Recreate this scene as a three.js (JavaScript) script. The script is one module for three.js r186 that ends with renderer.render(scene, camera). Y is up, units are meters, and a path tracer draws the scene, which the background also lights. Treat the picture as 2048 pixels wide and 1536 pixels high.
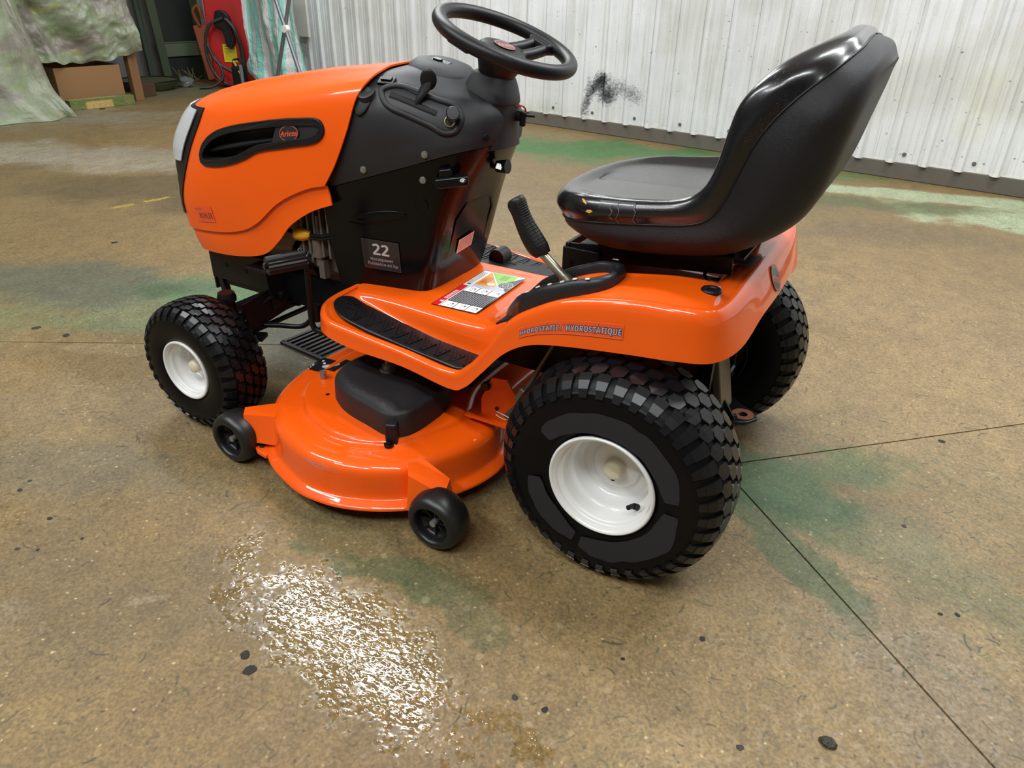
import * as THREE from 'three';
import { mergeGeometries, toCreasedNormals } from 'three/addons/utils/BufferGeometryUtils.js';
import { RoundedBoxGeometry } from 'three/addons/geometries/RoundedBoxGeometry.js';
import { RectAreaLightUniformsLib } from 'three/addons/lights/RectAreaLightUniformsLib.js';
import { Brush, Evaluator, HOLLOW_SUBTRACTION } from 'three-bvh-csg';

// ---------------------------------------------------------------- camera, renderer, exposure
const scene = new THREE.Scene();
scene.background = new THREE.Color(0x000000);
const camera = new THREE.PerspectiveCamera(56.57, 2048 / 1536, 0.05, 60);
camera.position.set(0.4043, 1.1151, 1.5469);
camera.rotation.set(-0.5088, 0.511, 0.0209, 'YXZ');
const renderer = new THREE.WebGLRenderer({ antialias: true });
renderer.toneMapping = THREE.LinearToneMapping;
renderer.toneMappingExposure = 1.0;
renderer.shadowMap.enabled = true;
RectAreaLightUniformsLib.init();

// the hall is turned by ROOM against the mower: a runs along the metal wall, b towards the viewer
const ROOM = Math.atan(0.158), CA = Math.cos(ROOM), SA = Math.sin(ROOM);
const RM = (a, y, b) => new THREE.Vector3(a * CA - b * SA, y, a * SA + b * CA);

// ---------------------------------------------------------------- lamps under the ceiling (each builds its own light)
const LAMP_Y = 4.0, LAMP_COLOR = new THREE.Color(0.95, 0.985, 1.0), LAMP_POWER = 88;
const LAMPS = [[-3.35, -1.1], [0.75, -1.1], [-3.0, 2.5], [1.0, 2.5], [-1.0, 3.6], [-4.4, -3.0], [0.9, -3.0]];  // last front lamp and back left lamp are added to brighten mower and wall

// ---------------------------------------------------------------- helpers
const V = (x, y, z) => new THREE.Vector3(x, y, z);
let seedState = 12345;
const rnd = () => { seedState = (seedState + 0x6d2b79f5) | 0; let t = Math.imul(seedState ^ (seedState >>> 15), 1 | seedState); t = (t + Math.imul(t ^ (t >>> 7), 61 | t)) ^ t; return ((t ^ (t >>> 14)) >>> 0) / 4294967296; };
const rr = (a, b) => a + (b - a) * rnd();
const clamp = (x, a = 0, b = 1) => Math.min(b, Math.max(a, x));
const lerp = (a, b, t) => a + (b - a) * t;
const sstep = (a, b, x) => { const t = clamp((x - a) / (b - a)); return t * t * (3 - 2 * t); };
const hash2 = (x, y) => { let h = Math.imul(x, 374761393) + Math.imul(y, 668265263) | 0; h = Math.imul(h ^ (h >>> 13), 1274126177); return ((h ^ (h >>> 16)) >>> 0) / 4294967296; };
function vnoise(x, y) {
  const xi = Math.floor(x), yi = Math.floor(y), fx = x - xi, fy = y - yi, u = fx * fx * (3 - 2 * fx), v = fy * fy * (3 - 2 * fy);
  const a = hash2(xi, yi), b = hash2(xi + 1, yi), c = hash2(xi, yi + 1), d = hash2(xi + 1, yi + 1);
  return a + (b - a) * u + (c - a) * v + (a - b - c + d) * u * v;
}
const fbm = (x, y, n) => { let s = 0, w = 0.5, t = 0; for (let i = 0; i < n; i++) { s += w * vnoise(x, y); t += w; x = x * 2.03 + 17.1; y = y * 2.03 - 9.7; w *= 0.55; } return s / t; };

const taken = {};
function numbered(n) { const k = taken[n] = (taken[n] ?? -1) + 1; return k ? `${n}_${String(k).padStart(3, '0')}` : n; }
function shade(o) { o.castShadow = true; o.receiveShadow = true; return o; }
function thing(name, label, category, pos = [0, 0, 0], turn = 0, group) {
  const o = new THREE.Group(); o.name = numbered(name); scene.add(o);
  o.position.set(...pos); o.rotation.y = turn; o.userData = { label, category };
  if (group) o.userData.group = group;
  return o;
}
function structure(name, label) { const o = new THREE.Group(); o.name = name; o.userData = { kind: 'structure', label, category: name.split('_')[0] }; scene.add(o); return o; }
function part(name, geo, mat, parent, label) {
  const g = Array.isArray(geo) ? merge(geo) : geo;
  const m = shade(new THREE.Mesh(g, mat)); m.name = name; parent.add(m);
  if (label) m.userData.label = label;
  return m;
}
function single(name, geo, mat, label, category, group) {
  const g = Array.isArray(geo) ? merge(geo) : geo;
  const m = shade(new THREE.Mesh(g, mat)); m.name = numbered(name); scene.add(m); m.userData = { label, category };
  if (group) m.userData.group = group;
  return m;
}
function subgroup(name, parent, pos = [0, 0, 0]) { const g = new THREE.Group(); g.name = name; g.position.set(...pos); parent.add(g); return g; }
function merge(list) {
  return mergeGeometries(list.map((g) => {
    const q = g.index ? g.toNonIndexed() : g.clone();
    for (const k of Object.keys(q.attributes)) if (!['position', 'normal', 'uv'].includes(k)) q.deleteAttribute(k);
    if (!q.attributes.uv) q.setAttribute('uv', new THREE.BufferAttribute(new Float32Array(q.attributes.position.count * 2), 2));
    if (!q.attributes.normal) q.computeVertexNormals();
    return q;
  }), false);
}
const put = (g, x = 0, y = 0, z = 0, rx = 0, ry = 0, rz = 0) => g.clone().applyMatrix4(new THREE.Matrix4().compose(V(x, y, z), new THREE.Quaternion().setFromEuler(new THREE.Euler(rx, ry, rz)), V(1, 1, 1)));
const box = (w, h, d, x = 0, y = 0, z = 0, rx = 0, ry = 0, rz = 0, r = 0) => put(r ? new RoundedBoxGeometry(w, h, d, 3, r) : new THREE.BoxGeometry(w, h, d), x, y, z, rx, ry, rz);
const cyl = (r1, r2, h, n = 24, x = 0, y = 0, z = 0, rx = 0, ry = 0, rz = 0) => put(new THREE.CylinderGeometry(r1, r2, h, n), x, y, z, rx, ry, rz);
const vec = (p) => (p.isVector3 ? p : V(...p));
const tube = (pts, r, n = 40, k = 10, closed = false) => new THREE.TubeGeometry(new THREE.CatmullRomCurve3(pts.map(vec), closed, 'centripetal'), n, r, k, closed);
function bar(p, q, r, k = 12) { const a = vec(p), b = vec(q), d = b.clone().sub(a); const g = new THREE.CylinderGeometry(r, r, d.length(), k); g.applyQuaternion(new THREE.Quaternion().setFromUnitVectors(V(0, 1, 0), d.normalize())); return g.translate(...a.add(b).multiplyScalar(0.5).toArray()); }
const lathe = (prof, n = 48) => new THREE.LatheGeometry(prof.map(([r, y]) => new THREE.Vector2(r, y)), n);
const latheZ = (prof, n = 48) => lathe(prof, n).rotateX(Math.PI / 2);      // profile (radius, z)
const creased = (g, a = 0.5) => toCreasedNormals(g, a);

// Catmull-Rom through points at evenly spaced parameters
function crPoint(pts, t, closed) {
  const n = pts.length, m = closed ? n : n - 1, x = clamp(t) * m, i = Math.min(Math.floor(x), m - 1), f = x - i;
  const g = (k) => closed ? pts[(k + n) % n] : k < 0 ? pts[0].clone().multiplyScalar(2).sub(pts[1]) : k >= n ? pts[n - 1].clone().multiplyScalar(2).sub(pts[n - 2]) : pts[k];
  const a = g(i - 1), b = g(i), c = g(i + 1), d = g(i + 2), f2 = f * f, f3 = f2 * f, o = V(0, 0, 0);
  for (const k of ['x', 'y', 'z']) o[k] = 0.5 * (2 * b[k] + (c[k] - a[k]) * f + (2 * a[k] - 5 * b[k] + 4 * c[k] - d[k]) * f2 + (3 * b[k] - a[k] - 3 * c[k] + d[k]) * f3);
  return o;
}
// rows of points -> smooth surface; eval(u, v) gives a point, u along the rows and v across them
function surface(rows, closed = false) {
  const R = rows.map((r) => r.map(vec));
  const at = (u, v) => crPoint(R.map((r) => crPoint(r, u, closed)), v, false);
  const normal = (u, v) => { const e = 1e-3, p = at(Math.min(u + e, 1), v).sub(at(Math.max(u - e, 0), v)), q = at(u, Math.min(v + e, 1)).sub(at(u, Math.max(v - e, 0))); return p.cross(q).normalize(); };
  return { at, normal, rows: R, closed };
}
function gridGeo(grid, thick = 0, closed = false) {
  const nv = grid.length, nu = grid[0].length, pos = [], uv = [], idx = [];
  grid.forEach((row, j) => row.forEach((p, i) => { pos.push(p.x, p.y, p.z); uv.push(i / (nu - 1), j / (nv - 1)); }));
  for (let j = 0; j < nv - 1; j++) for (let i = 0; i < nu - 1; i++) { const a = j * nu + i, b = a + 1, c = a + nu, d = c + 1; idx.push(a, b, d, a, d, c); }
  const g = new THREE.BufferGeometry();
  g.setAttribute('position', new THREE.Float32BufferAttribute(pos, 3)); g.setAttribute('uv', new THREE.Float32BufferAttribute(uv, 2)); g.setIndex(idx);
  g.computeVertexNormals();
  if (closed) { const n = g.attributes.normal; for (let j = 0; j < nv; j++) { const a = j * nu, b = a + nu - 1, s = V(n.getX(a) + n.getX(b), n.getY(a) + n.getY(b), n.getZ(a) + n.getZ(b)).normalize(); n.setXYZ(a, s.x, s.y, s.z); n.setXYZ(b, s.x, s.y, s.z); } }
  if (!thick) return g;
  const n = g.attributes.normal, inner = grid.map((row, j) => row.map((p, i) => { const k = j * nu + i; return p.clone().add(V(n.getX(k), n.getY(k), n.getZ(k)).multiplyScalar(-thick)); }));
  const gi = gridGeo(inner, 0, closed), ii = gi.index.array; for (let k = 0; k < ii.length; k += 3) { const t = ii[k]; ii[k] = ii[k + 1]; ii[k + 1] = t; }
  gi.attributes.normal.array.forEach((x, k, a) => { a[k] = -x; });
  const strip = (A, B) => gridGeo([A, B]), out = [g, gi, strip(inner[0], grid[0]), strip(grid[nv - 1], inner[nv - 1])];
  if (!closed) out.push(strip(grid.map((r) => r[0]), inner.map((r) => r[0])), strip(inner.map((r) => r[nu - 1]), grid.map((r) => r[nu - 1])));
  return merge(out);
}
function gridOf(s, nu, nv, u0 = 0, u1 = 1, v0 = 0, v1 = 1, off = 0) {
  const cols = [];
  for (let i = 0; i <= nu; i++) { const u = lerp(u0, u1, i / nu); const c = s.rows.map((r) => crPoint(r, u, s.closed)); cols.push(c); }
  const grid = [];
  for (let j = 0; j <= nv; j++) { const v = lerp(v0, v1, j / nv); grid.push(cols.map((c, i) => { const p = crPoint(c, v, false); return off ? p.add(s.normal(lerp(u0, u1, i / nu), v).multiplyScalar(off)) : p; })); }
  return grid;
}
const loft = (rows, nu, nv, thick = 0, closed = false) => gridGeo(gridOf(surface(rows, closed), nu, nv), thick, closed);
const mirror = (row) => [...row, ...row.slice(0, -1).reverse().map(([x, y, z]) => [x, y, -z])];   // a half row that ends on the middle plane -> whole row
function flip(g) { const q = g.index ? g.toNonIndexed() : g.clone(); for (const a of Object.values(q.attributes)) { const s = a.itemSize; for (let i = 0; i < a.count; i += 3) for (let k = 0; k < s; k++) { const t = a.array[(i + 1) * s + k]; a.array[(i + 1) * s + k] = a.array[(i + 2) * s + k]; a.array[(i + 2) * s + k] = t; } } return q; }
function mirrorZ(g) { const q = flip(g); const p = q.attributes.position, n = q.attributes.normal; for (let i = 0; i < p.count; i++) { p.setZ(i, -p.getZ(i)); if (n) n.setZ(i, -n.getZ(i)); } return q; }
function shapeOf(pts, smooth = false) { const s = new THREE.Shape(); if (smooth) { const c = new THREE.CatmullRomCurve3(pts.map(([x, y]) => V(x, y, 0)), true, 'centripetal').getPoints(pts.length * 8); s.setFromPoints(c.slice(0, -1).map((p) => new THREE.Vector2(p.x, p.y))); } else s.setFromPoints(pts.map(([x, y]) => new THREE.Vector2(x, y))); return s; }
const extrude = (s, depth, bevel = 0, seg = 2, curve = 12) => new THREE.ExtrudeGeometry(s, { depth, bevelEnabled: bevel > 0, bevelSize: bevel, bevelThickness: bevel, bevelSegments: seg, curveSegments: curve });
function rrect(w, h, r) { const s = new THREE.Shape(), x = -w / 2, y = -h / 2; s.moveTo(x + r, y); s.lineTo(x + w - r, y); s.quadraticCurveTo(x + w, y, x + w, y + r); s.lineTo(x + w, y + h - r); s.quadraticCurveTo(x + w, y + h, x + w - r, y + h); s.lineTo(x + r, y + h); s.quadraticCurveTo(x, y + h, x, y + h - r); s.lineTo(x, y + r); s.quadraticCurveTo(x, y, x + r, y); return s; }
function warp(g, f) { const p = g.attributes.position, v = V(0, 0, 0); for (let i = 0; i < p.count; i++) { v.fromBufferAttribute(p, i); f(v); p.setXYZ(i, v.x, v.y, v.z); } g.computeVertexNormals(); return g; }

// ---------------------------------------------------------------- textures
function canvasTex(w, h, draw, srgb = true) {
  const c = document.createElement('canvas'); c.width = w; c.height = h;
  draw(c.getContext('2d'), w, h);
  const t = new THREE.CanvasTexture(c); if (srgb) t.colorSpace = THREE.SRGBColorSpace; t.magFilter = THREE.LinearFilter;
  return t;
}
function pixelTex(w, h, f, srgb) {   // f(x, y) -> [r, g, b] 0..255, y upwards
  const d = new Uint8Array(w * h * 4);
  for (let y = 0, k = 0; y < h; y++) for (let x = 0; x < w; x++, k += 4) { const c = f(x, y); d[k] = c[0]; d[k + 1] = c[1]; d[k + 2] = c[2]; d[k + 3] = 255; }
  const t = new THREE.DataTexture(d, w, h); if (srgb) t.colorSpace = THREE.SRGBColorSpace; t.magFilter = THREE.LinearFilter; t.wrapS = t.wrapT = THREE.RepeatWrapping; t.needsUpdate = true;
  return t;
}
const grainBump = pixelTex(256, 256, (x, y) => { const v = 110 + 70 * fbm(x * 0.25, y * 0.25, 3) + 60 * hash2(x, y); return [v, v, v]; }, false);
const dropBump = canvasTex(512, 512, (c) => {   // water beads left on washed paint and plastic
  c.fillStyle = '#000'; c.fillRect(0, 0, 512, 512);
  for (let i = 0; i < 500; i++) { const x = rnd() * 512, y = rnd() * 512, r = 1.2 + 3 * Math.pow(rnd(), 3); const g = c.createRadialGradient(x, y, 0, x, y, r); g.addColorStop(0, '#fff'); g.addColorStop(0.7, '#bbb'); g.addColorStop(1, '#000'); c.fillStyle = g; c.beginPath(); c.arc(x, y, r, 0, 7); c.fill(); }
}, false);
dropBump.wrapS = dropBump.wrapT = THREE.RepeatWrapping;
const repeated = (t, x, y) => { const q = t.clone(); q.repeat.set(x, y); q.needsUpdate = true; return q; };

const std = (color, roughness, extra = {}) => new THREE.MeshStandardMaterial({ color, roughness, side: THREE.DoubleSide, ...extra });
const phys = (color, roughness, extra = {}) => new THREE.MeshPhysicalMaterial({ color, roughness, side: THREE.DoubleSide, ...extra });
const M = {
  orange: phys(0xf25c0a, 0.42, { specularIntensity: 0.3, clearcoat: 0.9, clearcoatRoughness: 0.05 }),
  hood: phys(0xf25c0a, 0.45, { specularIntensity: 0.3, clearcoat: 0.45, clearcoatRoughness: 0.14 }),
  deckOrange: phys(0xf05909, 0.42, { specularIntensity: 0.3, clearcoat: 0.9, clearcoatRoughness: 0.05 }),
  dash: std(0x1e1e22, 0.5, { bumpMap: repeated(grainBump, 14, 6), bumpScale: 0.0004 }),
  pedestal: phys(0x08070a, 0.2, { specularIntensity: 0.45 }),
  black: phys(0x131316, 0.42, { specularIntensity: 0.7 }),
  blackGloss: phys(0x0d0d10, 0.22, { specularIntensity: 0.6 }),
  frame: phys(0x101012, 0.36, { specularIntensity: 0.45 }),
  rubber: phys(0x111114, 0.42, { specularIntensity: 0.8 }),
  tyre: phys(0x08080a, 0.42, { specularIntensity: 0.35 }),
  tread: phys(0x101013, 0.32, { specularIntensity: 0.8 }),
  vinyl: phys(0x0e0e12, 0.24, { clearcoat: 0.5, clearcoatRoughness: 0.15, bumpMap: repeated(dropBump, 10, 4), bumpScale: 0.0005 }),
  shell: phys(0x17171b, 0.42, { specularIntensity: 0.8, bumpMap: repeated(grainBump, 16, 8), bumpScale: 0.0012 }),
  wheelPlastic: std(0x141414, 0.4),
  rim: phys(0xe2e2e0, 0.22, { clearcoat: 0.6, clearcoatRoughness: 0.1 }),
  cap: std(0xd6ceb4, 0.45),
  zinc: std(0x9c9c9a, 0.38, { metalness: 0.7 }),
  steel: std(0xa9a89a, 0.35, { metalness: 0.9 }),
  rust: std(0x6b3a1a, 0.85),
  alu: std(0x77736d, 0.5, { metalness: 0.6 }),
  lens: phys(0xc9cdd0, 0.12, { clearcoat: 1 }),
  foam: std(0xd8a24a, 0.9),
  tan: std(0x9a8c78, 0.7),
  amber: phys(0xe0a21e, 0.3, { clearcoat: 0.5 }),
  white: std(0xe8e8e4, 0.5),
  red: std(0xb01818, 0.4),
  wood: std(0x7a5636, 0.75),
};

// ================================================================ THE HALL
// ---- concrete floor: colour, wetness and relief as functions of the place (metres)
const STAINS = [
  [0.75, -0.75, 1.0, 0.7, 0.2, [194, 164, 114], 0.75, 3], [0.55, 0.45, 0.6, 0.45, 0.5, [192, 162, 112], 0.7, 4], [0.3, -1.9, 1.2, 0.6, 0.1, [186, 154, 102], 0.6, 3], [-2.6, -1.9, 1.4, 0.6, 0.3, [160, 138, 100], 0.5, 3],   // x, z, radius along, radius across, turn, colour, strength, grain
  [-1.95, -0.2, 0.5, 0.2, 0.45, [92, 146, 82], 0.85, 5], [-1.6, -0.35, 0.4, 0.16, 0.3, [112, 150, 92], 0.7, 6], [-2.05, 0.12, 0.5, 0.2, 0.5, [128, 142, 98], 0.7, 5],
  [-2.55, 0.0, 0.6, 0.22, 0.4, [104, 110, 92], 0.75, 4], [-2.2, -0.12, 0.14, 0.1, 0.3, [72, 98, 52], 0.7, 8], [-2.9, 0.25, 0.5, 0.25, 0.4, [118, 118, 96], 0.6, 5],
  [-5.1, -1.35, 1.7, 0.36, 0.25, [196, 186, 164], 0.85, 4], [-4.4, -1.75, 1.2, 0.25, 0.3, [176, 164, 138], 0.7, 5], [-3.5, -1.15, 1.3, 0.42, 0.25, [112, 96, 64], 0.75, 3],
  [-6.6, -2.4, 1.2, 0.6, 0.4, [178, 172, 150], 0.75, 4], [-7.6, -3.9, 1.3, 0.6, 0.6, [136, 146, 112], 0.7, 4],
  [-2.2, -3.75, 1.7, 0.42, 0.16, [78, 134, 62], 0.95, 3], [-1.2, -3.45, 0.9, 0.22, 0.16, [112, 140, 78], 0.8, 4], [-0.6, -3.9, 0.8, 0.2, 0.16, [118, 140, 80], 0.8, 4],
  [0.4, -3.66, 0.9, 0.2, 0.2, [206, 216, 172], 1.0, 36], [1.2, -3.45, 1.1, 0.36, 0.3, [202, 212, 168], 1.0, 36], [0.15, -3.3, 0.7, 0.14, 0.25, [104, 116, 66], 0.75, 4],
  [-0.2, -2.2, 1.4, 0.5, 0.2, [160, 132, 84], 0.5, 3], [0.6, -1.6, 0.8, 0.5, 0.1, [178, 150, 106], 0.6, 3], [0.4, -2.7, 0.6, 0.2, 0.2, [120, 104, 74], 0.4, 4],
  [0.27, -0.06, 0.24, 0.13, -0.2, [58, 104, 56], 0.85, 7], [0.36, -0.2, 0.26, 0.1, 0.7, [96, 124, 72], 0.65, 8], [0.36, 0.14, 0.3, 0.08, -0.78, [84, 112, 68], 0.6, 9], [0.62, 0.02, 0.3, 0.12, -0.4, [138, 138, 92], 0.5, 8],
  [-1.25, -0.2, 0.5, 0.3, 0, [88, 94, 80], 0.75, 4], [-0.7, -0.2, 0.9, 0.4, 0, [112, 104, 78], 0.6, 4],
  [-0.34, 0.66, 0.22, 0.05, 0.2, [84, 104, 58], 0.6, 16], [-0.2, 0.68, 0.16, 0.05, -0.3, [92, 104, 62], 0.6, 16], [-0.52, 0.62, 0.3, 0.08, 0.1, [128, 118, 74], 0.5, 9],
  [0.72, 0.42, 0.3, 0.16, -0.6, [164, 146, 122], 0.5, 6], [-0.9, 1.05, 0.5, 0.25, 0.3, [138, 118, 86], 0.5, 4], [-1.5, 0.55, 0.7, 0.2, 0.45, [176, 152, 112], 0.55, 5],
  [-1.35, 0.8, 0.4, 0.12, 0.4, [132, 124, 104], 0.5, 6], [-0.2, 1.1, 0.4, 0.2, 0.5, [162, 128, 88], 0.4, 5], [0.1, 0.62, 0.4, 0.2, 0.2, [168, 138, 88], 0.45, 5],
  [-0.75, 0.98, 0.05, 0.012, 0.8, [186, 170, 140], 0.6, 20], [-1.05, 1.3, 0.25, 0.09, 0.7, [168, 150, 116], 0.5, 12], [-1.9, 0.32, 0.3, 0.06, 0.5, [182, 158, 112], 0.6, 9],
];
function floorColor(x, z) {
  const n1 = fbm(x * 1.3 + 4, z * 1.3, 4), n2 = fbm(x * 22, z * 16 + 30, 4), n3 = fbm(x * 240, z * 240, 3);
  let r = lerp(148, 170, n1), g = lerp(123, 141, n1), b = lerp(78, 90, n1);
  for (const [sx, sz, ra, rc, turn, col, k, grain] of STAINS) {
    const dx = x - sx, dz = z - sz; if (dx * dx + dz * dz > 2.6 * ra * ra) continue;
    const c = Math.cos(turn), s = Math.sin(turn), u = (dx * c - dz * s) / ra, v = (dx * s + dz * c) / rc, d = Math.sqrt(u * u + v * v);
    const hard = grain >= 9 ? 0.25 : 0.55, m = k * sstep(hard, -hard * 0.6, d - 0.75 + (grain > 30 ? 0.9 : 1.5) * (fbm(x * (grain % 30) + sx * 7, z * (grain % 30) - sz * 5, 4) - 0.5));
    r = lerp(r, col[0], m); g = lerp(g, col[1], m); b = lerp(b, col[2], m);
  }
  const t = 0.45 + 0.14 * n2 + 0.38 * n3;
  return [r * t, g * t, b * t];
}
const NEAR = { x0: -2.3, x1: 1.3, z0: -2.1, z1: 1.5 }, FAR = { x0: -10, x1: 4.4, z0: -6.2, z1: 2.8 };
const puddle = (x, z) => { const u = x + 0.36, v = z - 0.86 - 0.09 * u; return Math.sqrt((u / 0.4) ** 2 + (v / 0.115) ** 2); };
function paintFloor(R, w, h, scratches) {
  return canvasTex(w, h, (c) => {
    const im = c.createImageData(w, h), d = im.data;
    for (let j = 0, k = 0; j < h; j++) for (let i = 0; i < w; i++, k += 4) { const q = floorColor(lerp(R.x0, R.x1, (i + 0.5) / w), lerp(R.z0, R.z1, (j + 0.5) / h)); d[k] = q[0]; d[k + 1] = q[1]; d[k + 2] = q[2]; d[k + 3] = 255; }
    c.putImageData(im, 0, 0);
    const X = (x) => (x - R.x0) / (R.x1 - R.x0) * w, Z = (z) => (z - R.z0) / (R.z1 - R.z0) * h, s = w / (R.x1 - R.x0);
    const dab = (x, z, r, col, a) => { c.globalAlpha = a; c.fillStyle = col; c.beginPath(); c.ellipse(X(x), Z(z), r * s, r * s * rr(0.5, 1), rnd() * 3, 0, 7); c.fill(); };
    // yellow paint marks left of the mower
    for (let i = 0; i < 260; i++) { const t = rnd(), bunch = Math.abs(Math.sin(t * 7 + 1)) > 0.45; if (bunch) dab(lerp(-3.46, -3.36, t) + rr(-0.02, 0.02), lerp(-0.76, -1.25, t) + rr(-0.012, 0.012), rr(0.004, 0.011), '#b5a12e', 0.4); }
    for (let i = 0; i < 60; i++) { const t = 0.6 + rnd() * 4; if (vnoise(t * 4, 3) > 0.4) dab(-4.95 + 0.13 * Math.cos(t), -1.82 + 0.1 * Math.sin(t), rr(0.005, 0.013), '#ab9c40', 0.3); }
    // pale dried drip rings
    for (let i = 0; i < scratches / 40; i++) { const x = rr(-0.5, 0.2), z = rr(0.6, 1.0); dab(x, z, rr(0.003, 0.011), '#b8a484', rr(0.1, 0.26)); }
    // scratches, blades of grass, black specks trodden into the surface
    for (let i = 0; i < scratches; i++) {
      const x = rr(R.x0, R.x1), z = rr(R.z0, R.z1), a = rr(0, 6.3), l = 0.008 + 0.035 * Math.pow(rnd(), 3);
      const green = x > -0.6 && z > -0.6 && rnd() < 0.5;
      c.globalAlpha = rr(0.35, 0.9); c.strokeStyle = green ? ['#3c4426', '#4a5230', '#353a24'][i % 3] : ['#4a4130', '#3a3428', '#5a4c34'][i % 3]; c.lineWidth = rr(0.8, 2.3);
      c.beginPath(); c.moveTo(X(x), Z(z)); c.quadraticCurveTo(X(x + l * 0.5 * Math.cos(a + 0.5)), Z(z + l * 0.5 * Math.sin(a + 0.5)), X(x + l * Math.cos(a)), Z(z + l * Math.sin(a))); c.stroke();
    }
    for (let i = 0; i < scratches * 2.5; i++) dab(rr(R.x0, R.x1), rr(R.z0, R.z1), rr(0.001, 0.0034), rnd() < 0.7 ? '#3f3727' : '#cdb88e', rr(0.3, 0.8));
    // dark gouges that run in from the right, and long hair cracks
    for (let i = 0; i < scratches / 7; i++) { const x = rr(0.3, 1.1), z = rr(-0.5, 0.35), l = rr(0.015, 0.05); c.globalAlpha = rr(0.15, 0.45); c.strokeStyle = '#48553a'; c.lineWidth = rr(0.8, 2); c.beginPath(); c.moveTo(X(x), Z(z)); c.lineTo(X(x + l), Z(z + l * rr(0.2, 0.6))); c.stroke(); }
    c.globalAlpha = 0.6; c.strokeStyle = '#4c4a34'; c.lineWidth = 1.3;
    for (const l of [[0.18, 0.14, 0.52, 0.3], [0.3, -0.02, 0.75, 0.12], [0.42, -0.35, 0.95, -0.1], [-0.95, 0.72, -0.62, 0.66], [-1.6, 0.6, -1.1, 0.62]]) { c.beginPath(); for (let k = 0; k <= 30; k++) { const t = k / 30; c[k ? 'lineTo' : 'moveTo'](X(lerp(l[0], l[2], t) + 0.012 * (vnoise(t * 7, l[0] * 9) - 0.5)), Z(lerp(l[1], l[3], t) + 0.03 * (vnoise(t * 6, l[1] * 9) - 0.5))); } c.stroke(); }
    c.globalAlpha = 1;
  });
}
const floorNear = paintFloor(NEAR, 2048, 2048, 7600), floorFar = paintFloor(FAR, 2048, 1280, 2600);
const floorRough = pixelTex(1024, 1024, (i, j) => {
  const x = lerp(NEAR.x0, NEAR.x1, i / 1024), z = lerp(NEAR.z1, NEAR.z0, j / 1024), p = puddle(x, z);
  const n = fbm(x * 14, z * 14, 4), f = fbm(x * 90, z * 90, 2), wet = sstep(1.1, 0.7, p + 1.5 * (n - 0.5) + 0.9 * (f - 0.5));
  const damp = sstep(0.55, 0.7, fbm(x * 3 + 9, z * 3, 4)) * 0.1 + sstep(0.62, 0.72, f) * 0.16;
  const v = 255 * clamp(lerp(0.62 - damp, 0.06, wet), 0.05, 1); return [v, v, v];
}, false);
const floorBump = canvasTex(2048, 2048, (c) => {
  const w = 2048, im = c.createImageData(w, w), d = im.data;
  for (let j = 0, k = 0; j < w; j++) for (let i = 0; i < w; i++, k += 4) { const x = lerp(NEAR.x0, NEAR.x1, i / w), z = lerp(NEAR.z0, NEAR.z1, j / w), p = puddle(x, z); let v = 70 + 26 * vnoise(x * 140, z * 140) + 14 * hash2(i, j); if (p < 1.7) v = lerp(v, 70 + 130 * fbm(x * 75 + 6 * z, z * 130, 3), sstep(1.6, 0.9, p)); d[k] = d[k + 1] = d[k + 2] = v; d[k + 3] = 255; }
  c.putImageData(im, 0, 0);
  const s = w / (NEAR.x1 - NEAR.x0);
  for (let i = 0; i < 3400; i++) {   // beads of water
    const near = i < 2000, x = near ? -0.35 + 0.6 * (rnd() + rnd() - 1) : rr(-1.4, 0.8), z = near ? 0.88 + 0.36 * (rnd() + rnd() - 1) : rr(0.5, 1.4), r = rr(0.0018, 0.0045) * s * (near ? 1.1 : 0.8), X = (x - NEAR.x0) * s, Z = (z - NEAR.z0) * s;
    const g = c.createRadialGradient(X, Z, 0, X, Z, r); g.addColorStop(0, 'rgba(250,250,250,1)'); g.addColorStop(0.6, 'rgba(215,215,215,1)'); g.addColorStop(1, 'rgba(110,110,110,0)');
    c.fillStyle = g; c.beginPath(); c.arc(X, Z, r, 0, 7); c.fill();
  }
}, false);
const M_floorNear = std(0xffffff, 1, { map: floorNear, roughnessMap: floorRough, bumpMap: floorBump, bumpScale: 0.0011 });
floorFar.wrapS = floorFar.wrapT = THREE.MirroredRepeatWrapping;
const M_floorFar = std(0xffffff, 0.5, { map: floorFar });
const M_curb = std(0x6d675d, 0.85, { bumpMap: repeated(grainBump, 40, 3), bumpScale: 0.004 });

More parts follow.
